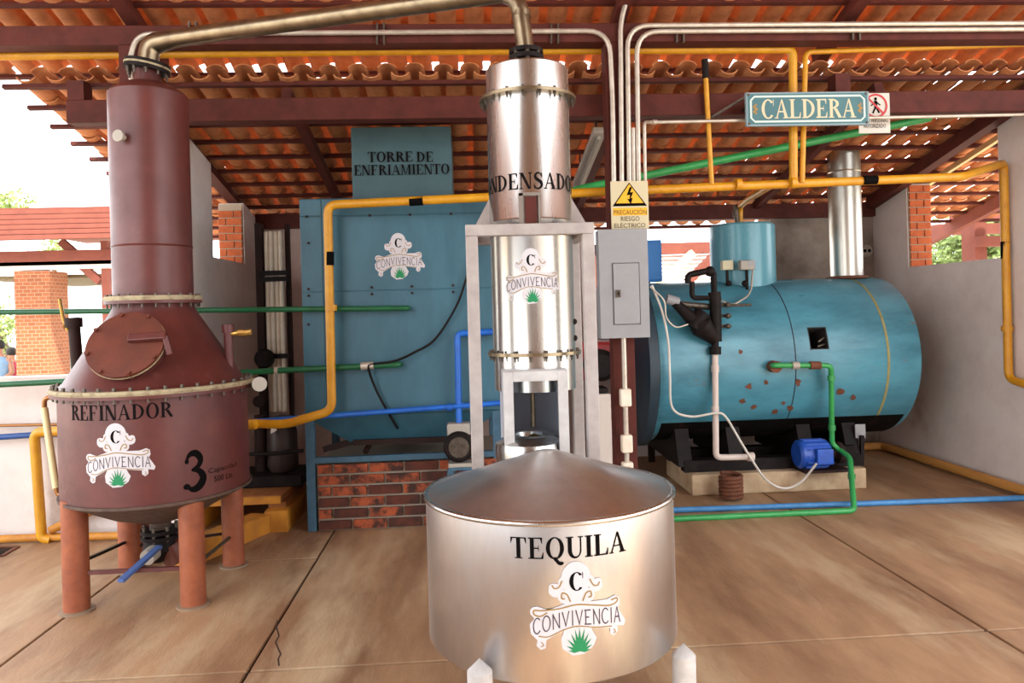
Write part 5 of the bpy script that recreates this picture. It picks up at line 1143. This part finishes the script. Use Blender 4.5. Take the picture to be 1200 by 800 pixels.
m = MB(); m.prism([PY(318, 498, 6.05), PY(325, 504, 6.05), PY(317, 508, 6.05)], (0, 0.01, 0)); m.build('label_tag', sign_white, fv, smooth=False)
m = MB(); m.tube([(vx - 0.18, 6.22, zpf + 0.09), (vx - 0.18, 6.22, PY(315, 486, 6.2).z)], 0.05, 14); m.build('side_pipe', steel_dark, fv)
# small wall switch by the flue and floor drain at left
q = PX(1016, 294, XR); q = PY(1014, 294, YB - 0.0)
sw = thing('wall_socket', (min(q.x, XR - 0.1), YB, q.z - 0.06), 'small round wall socket on the stained rear wall beside the flue', 'socket')
m = MB(); m.lathe([(0.07, 0), (0.07, 0.03), (0.055, 0.045), (0, 0.046)], (min(q.x, XR - 0.1), YB, q.z), 24, (0, -1, 0)); m.build('plate', jar_m, sw)
m = MB(); m.lathe([(0.018, 0.04), (0.018, 0.05), (0, 0.05)], (min(q.x, XR - 0.1) - 0.025, YB, q.z), 12, (0, -1, 0)); m.lathe([(0.018, 0.04), (0.018, 0.05), (0, 0.05)], (min(q.x, XR - 0.1) + 0.025, YB, q.z), 12, (0, -1, 0)); m.build('outlet', ink, sw)
fd_ = [PZ(-30, 642), PZ(21, 641), PZ(2, 652), PZ(-40, 654)]
dr0 = thing('floor_drain', (fd_[0] + fd_[2]) / 2, 'rusty framed drain grate set in the floor by the low wall', 'drain')
m = MB()
for a, b in zip(fd_, fd_[1:] + fd_[:1]): m.bar(a + Vector((0, 0, .004)), b + Vector((0, 0, .004)), 0.03, 0.008)
m.build('frame', rust_m, dr0, smooth=False)
m = MB()
for k in range(1, 12):
    t = k / 12; m.bar(fd_[0].lerp(fd_[1], t) + Vector((0, 0, .003)), fd_[3].lerp(fd_[2], t) + Vector((0, 0, .003)), 0.012, 0.005)
m.build('grate', black_m, dr0, smooth=False)

# =================================================================== OUTSIDE
def obox(name, mt, parent, x0, x1, y0, y1, z0, z1, bev=0.0): m = MB(); m.box(x0, x1, y0, y1, z0, z1); return m.build(name, mt, parent, smooth=False, bevel=bev)
# pavilion beyond the low wall
OY = 13.0
pv = thing('pavilion', (PY(60, 400, OY).x, OY, -0.12), 'red-timbered open pavilion with a brick pillar beyond the low wall', 'pavilion')
def pr(nm, mt, x0, x1, y0, y1, Y, d): a, b = PY(x0, y0, Y), PY(x1, y1, Y); return obox(nm, mt, pv, a.x, b.x, Y, Y + d, b.z, a.z)
a, b = PY(16, 318, OY), PY(40, 440, OY)
pl = obox('brick_pillar', far_brick, pv, a.x, a.x + 0.58, OY, OY + 0.58, -0.12, a.z)
pl2 = obox('brick_pillar', far_brick, pv, a.x + 0.50, a.x + 0.95, OY + 2.4, OY + 2.9, -0.12, PY(60, 332, OY + 2.4).z)
pr('main_beam', perg, -60, 132, 296, 309, OY, 0.2); pr('beam_edge', mat('pale_edge', (226, 204, 186), 0.7), -60, 132, 309, 314, OY, 0.25)
for k in range(6):
    y0, y1 = 246 + k * 6, 246 + k * 6 + 5.2; z0, z1 = PY(60, y1, OY - 0.4).z, PY(60, y0, OY - 0.4).z
    obox('fascia_board', perg, pv, PY(-60, 260, OY).x, PY(300, 260, OY).x, OY - 0.5 + k * -0.02, OY - 0.44, z0, z1)
z_ = PY(60, 247, OY).z; obox('roof_deck', perg, pv, PY(-60, 260, OY).x, PY(300, 260, OY).x, OY - 0.4, OY + 4.5, z_ - 0.1, z_)
obox('post', perg, pv, PY(118, 330, OY).x, PY(126, 330, OY).x, OY + 0.02, OY + 0.16, -0.12, PY(120, 282, OY).z)
for (x0, y0, x1, y1) in ((72, 283, 92, 300), (92, 308, 118, 330)): m = MB(); m.bar(PY(x0, y0, OY + 0.1), PY(x1, y1, OY + 0.1), 0.12, 0.12); m.build('brace', perg, pv, smooth=False)
obox('ceiling_mat', mat('reed', (126, 112, 84), 0.9, col2=(96, 84, 60), scale=20), pv, PY(-60, 330, OY).x, PY(118, 330, OY).x, OY + 0.7, OY + 4.0, PY(60, 326, OY + 0.7).z, PY(60, 322, OY + .7).z)
# trees
def tree(px, py, Y, r, label, n=1400, group=None):
    c = PY(px, py, Y); t_ = thing('tree', (c.x, Y, -0.12), label, 'tree', group)
    m = MB(); m.tube([(c.x, Y, -0.12), (c.x + 0.1, Y, c.z * 0.5), (c.x, Y, c.z)], [0.16, 0.12, 0.05], 8); m.build('trunk', bark, t_)
    rnd = random.Random(int(px * 7 + py)); m = MB(); cl = [(Vector((rnd.gauss(0, 1), rnd.gauss(0, 1), rnd.gauss(0, .8))).normalized() * r * rnd.uniform(.2, .8)) for _ in range(14)]
    for _ in range(n):
        k = rnd.choice(cl); p = Vector(c) + k + Vector((rnd.gauss(0, 1), rnd.gauss(0, 1), rnd.gauss(0, 1))) * r * 0.22
        u = Vector((rnd.gauss(0, 1), rnd.gauss(0, 1), rnd.gauss(0, 1))).normalized(); v = u.orthogonal().normalized(); s = r * rnd.uniform(.05, .10); i = len(m.v)
        m.v += [p - u * s, p + v * s * .5, p + u * s, p - v * s * .5]; m.f.append([i, i + 1, i + 2, i + 3])
    me = bpy.data.meshes.new('foliage'); o_ = Vector(t_['_o']); me.from_pydata([tuple(v - o_) for v in m.v], [], m.f); me.materials.append(leaf_a)
    ob = bpy.data.objects.new('foliage', me); COL.objects.link(ob); ob.parent = t_; ob['kind'] = 'stuff'; return t_
tree(-12, 258, 22, 1.1, 'pale green tree crown rising behind the pavilion roof')
tree(2, 385, 19, 0.8, 'leafy tree behind the brick pillar of the pavilion', 600)
tree(62, 292, 26, 0.8, 'green tree seen between the pavilion beams', 500)
tree(1158, 280, 14, 1.1, 'leafy tree seen through the right window notch', 2600)
tree(1108, 300, 18, 1.1, 'pale tree behind the pergola beams in the right window notch', 1600)
# pergola beams outside the right window and the rear opening
pg = thing('pergola', (7.2, 9.0, -0.12), 'red-brown pergola beams seen through the right window notch', 'pergola')
obox('beam', perg, pg, 6.2, 10.5, 9.0, 9.15, PY(1130, 258, 9).z, PY(1130, 243, 9).z); obox('beam', perg, pg, 6.2, 10.5, 8.6, 8.75, PY(1130, 289, 8.6).z, PY(1130, 277, 8.6).z); obox('beam', perg, pg, 6.2, 10.5, 9.4, 9.55, PY(1130, 274, 9.4).z, PY(1130, 262, 9.4).z)
obox('post', perg, pg, 6.25, 6.4, 8.75, 9.0, -0.12, PY(1130, 243, 9).z); obox('post', perg, pg, 10.2, 10.4, 8.75, 9.0, -0.12, PY(1130, 243, 9).z)
pg2 = thing('slatted_pergola', (PY(800, 300, 10.5).x, 10.5, -0.12), 'pale slatted pergola roof seen through the rear opening', 'pergola')
xA, xB = PY(690, 300, 10.5).x, PY(930, 300, 10.5).x
slat_m = mat('slat_pale', (240, 214, 204), 0.7)
for k in range(10): y = 294 + k * 4.6; obox('slat', slat_m, pg2, xA, xB, 10.5 + 0.0, 10.53, PY(800, y + 2.9, 10.5).z, PY(800, y, 10.5).z)
obox('beam', perg, pg2, xA, xB, 10.3, 10.45, PY(800, 297, 10.3).z, PY(800, 284, 10.3).z)
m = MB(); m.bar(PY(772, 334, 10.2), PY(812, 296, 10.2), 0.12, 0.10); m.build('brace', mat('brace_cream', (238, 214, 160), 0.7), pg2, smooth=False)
m = MB(); m.bar(PY(806, 330, 10.2), PY(836, 300, 10.2), 0.16, 0.10); m.build('brace', perg, pg2, smooth=False)
for x in (xA, xB - 0.15): obox('post', perg, pg2, x, x + 0.15, 10.3, 10.5, -0.12, PY(800, 284, 10.3).z)
# =================================================================== PEOPLE seated beyond the low wall
def person(px, py_head, Y, shirt, label, lean=0.0):
    h = PY(px, py_head, Y); x, y = h.x, Y; hz_ = h.z; z0 = hz_ - 0.72    # seat height
    body = bpy.data.meshes.new('person'); pts = {}
    V = [(0, 0, 0.02), (0, 0, 0.22), (0, 0, 0.42), (0, -0.01, 0.53), (0, -0.02, 0.60), (0, -0.03, 0.70),
         (-0.17, 0, 0.43), (-0.24, -0.03, 0.20), (-0.16, -0.24, 0.08), (-0.10, -0.34, 0.06), (0.17, 0, 0.43), (0.24, -0.03, 0.20), (0.16, -0.24, 0.08), (0.10, -0.34, 0.06),
         (-0.09, -0.02, 0.0), (-0.11, -0.42, 0.02), (-0.11, -0.42, -0.40), (-0.11, -0.56, -0.44), (0.09, -0.02, 0.0), (0.11, -0.42, 0.02), (0.11, -0.42, -0.40), (0.11, -0.56, -0.44)]
    Rr = [0.15, 0.14, 0.15, 0.06, 0.07, 0.09, 0.06, 0.047, 0.04, 0.035, 0.06, 0.047, 0.04, 0.035, 0.09, 0.065, 0.045, 0.04, 0.09, 0.065, 0.045, 0.04]
    E = [(0, 1), (1, 2), (2, 3), (3, 4), (4, 5), (2, 6), (6, 7), (7, 8), (8, 9), (2, 10), (10, 11), (11, 12), (12, 13), (0, 14), (14, 15), (15, 16), (16, 17), (0, 18), (18, 19), (19, 20), (20, 21)]
    body.from_pydata(V, E, [])
    ob = bpy.data.objects.new('person', body); COL.objects.link(ob); ob.location = (x, y, z0); ob['_o'] = (x, y, z0)
    sm = ob.modifiers.new('skin', 'SKIN'); body.skin_vertices.new() if len(body.skin_vertices) == 0 else None
    for i, r in enumerate(Rr): body.skin_vertices[0].data[i].radius = (r, r)
    body.skin_vertices[0].data[0].use_root = True
    ss = ob.modifiers.new('sub', 'SUBSURF'); ss.levels = 1; ss.render_levels = 1; body.materials.append(skin_m); tag(ob, label, 'person', None)
    m = MB(); m.ball((x, y - 0.01, z0 + 0.72), 0.105, 14, (0.95, 1.05, 1.0)); m.v = [v for v in m.v]; hb = m.build('hair', hair_m, ob)
    m = MB(); m.lathe([(0.19, 0.0), (0.185, 0.2), (0.21, 0.40), (0.15, 0.48), (0.07, 0.52)], (x, y, z0), 18); m.v = [Vector((v.x, y + (v.y - y) * 0.75, v.z)) for v in m.v]
    m.build('shirt', shirt, ob)
    s = thing('stool', (x, y, -0.12), 'plain wooden stool under the ' + label.split(' seated')[0], 'stool')
    obox('seat', wood_or, s, x - 0.18, x + 0.18, y - 0.2, y + 0.18, z0 - 0.13, z0 - 0.09)
    for sx in (-1, 1):
        for sy in (-1, 1): obox('leg', wood_or, s, x + sx * 0.15 - 0.02, x + sx * 0.15 + 0.02, y + sy * 0.15 - 0.02, y + sy * 0.15 + 0.02, -0.12, z0 - 0.13)
    return ob
person(-1, 404, 14.2, mat('shirt_blue', (120, 150, 180), 0.8), 'person in a pale blue shirt seated beyond the low wall')
person(14, 412, 16.2, mat('shirt_red', (150, 40, 60), 0.8), 'person in a dark red shirt seated beyond the low wall')
person(57, 412, 15.6, mat('shirt_yellow', (222, 200, 60), 0.8), 'person in a yellow shirt seated beside the brick pillar')
person(79, 405, 14.0, mat('shirt_white', (220, 226, 220), 0.8, col2=(60, 120, 90), scale=6, stretch=(0.1, 0.1, 6), lo=0.5, hi=0.55), 'person in a green striped white shirt seated beyond the low wall')
for o in bpy.data.objects:
    if '_o' in o: del o['_o']
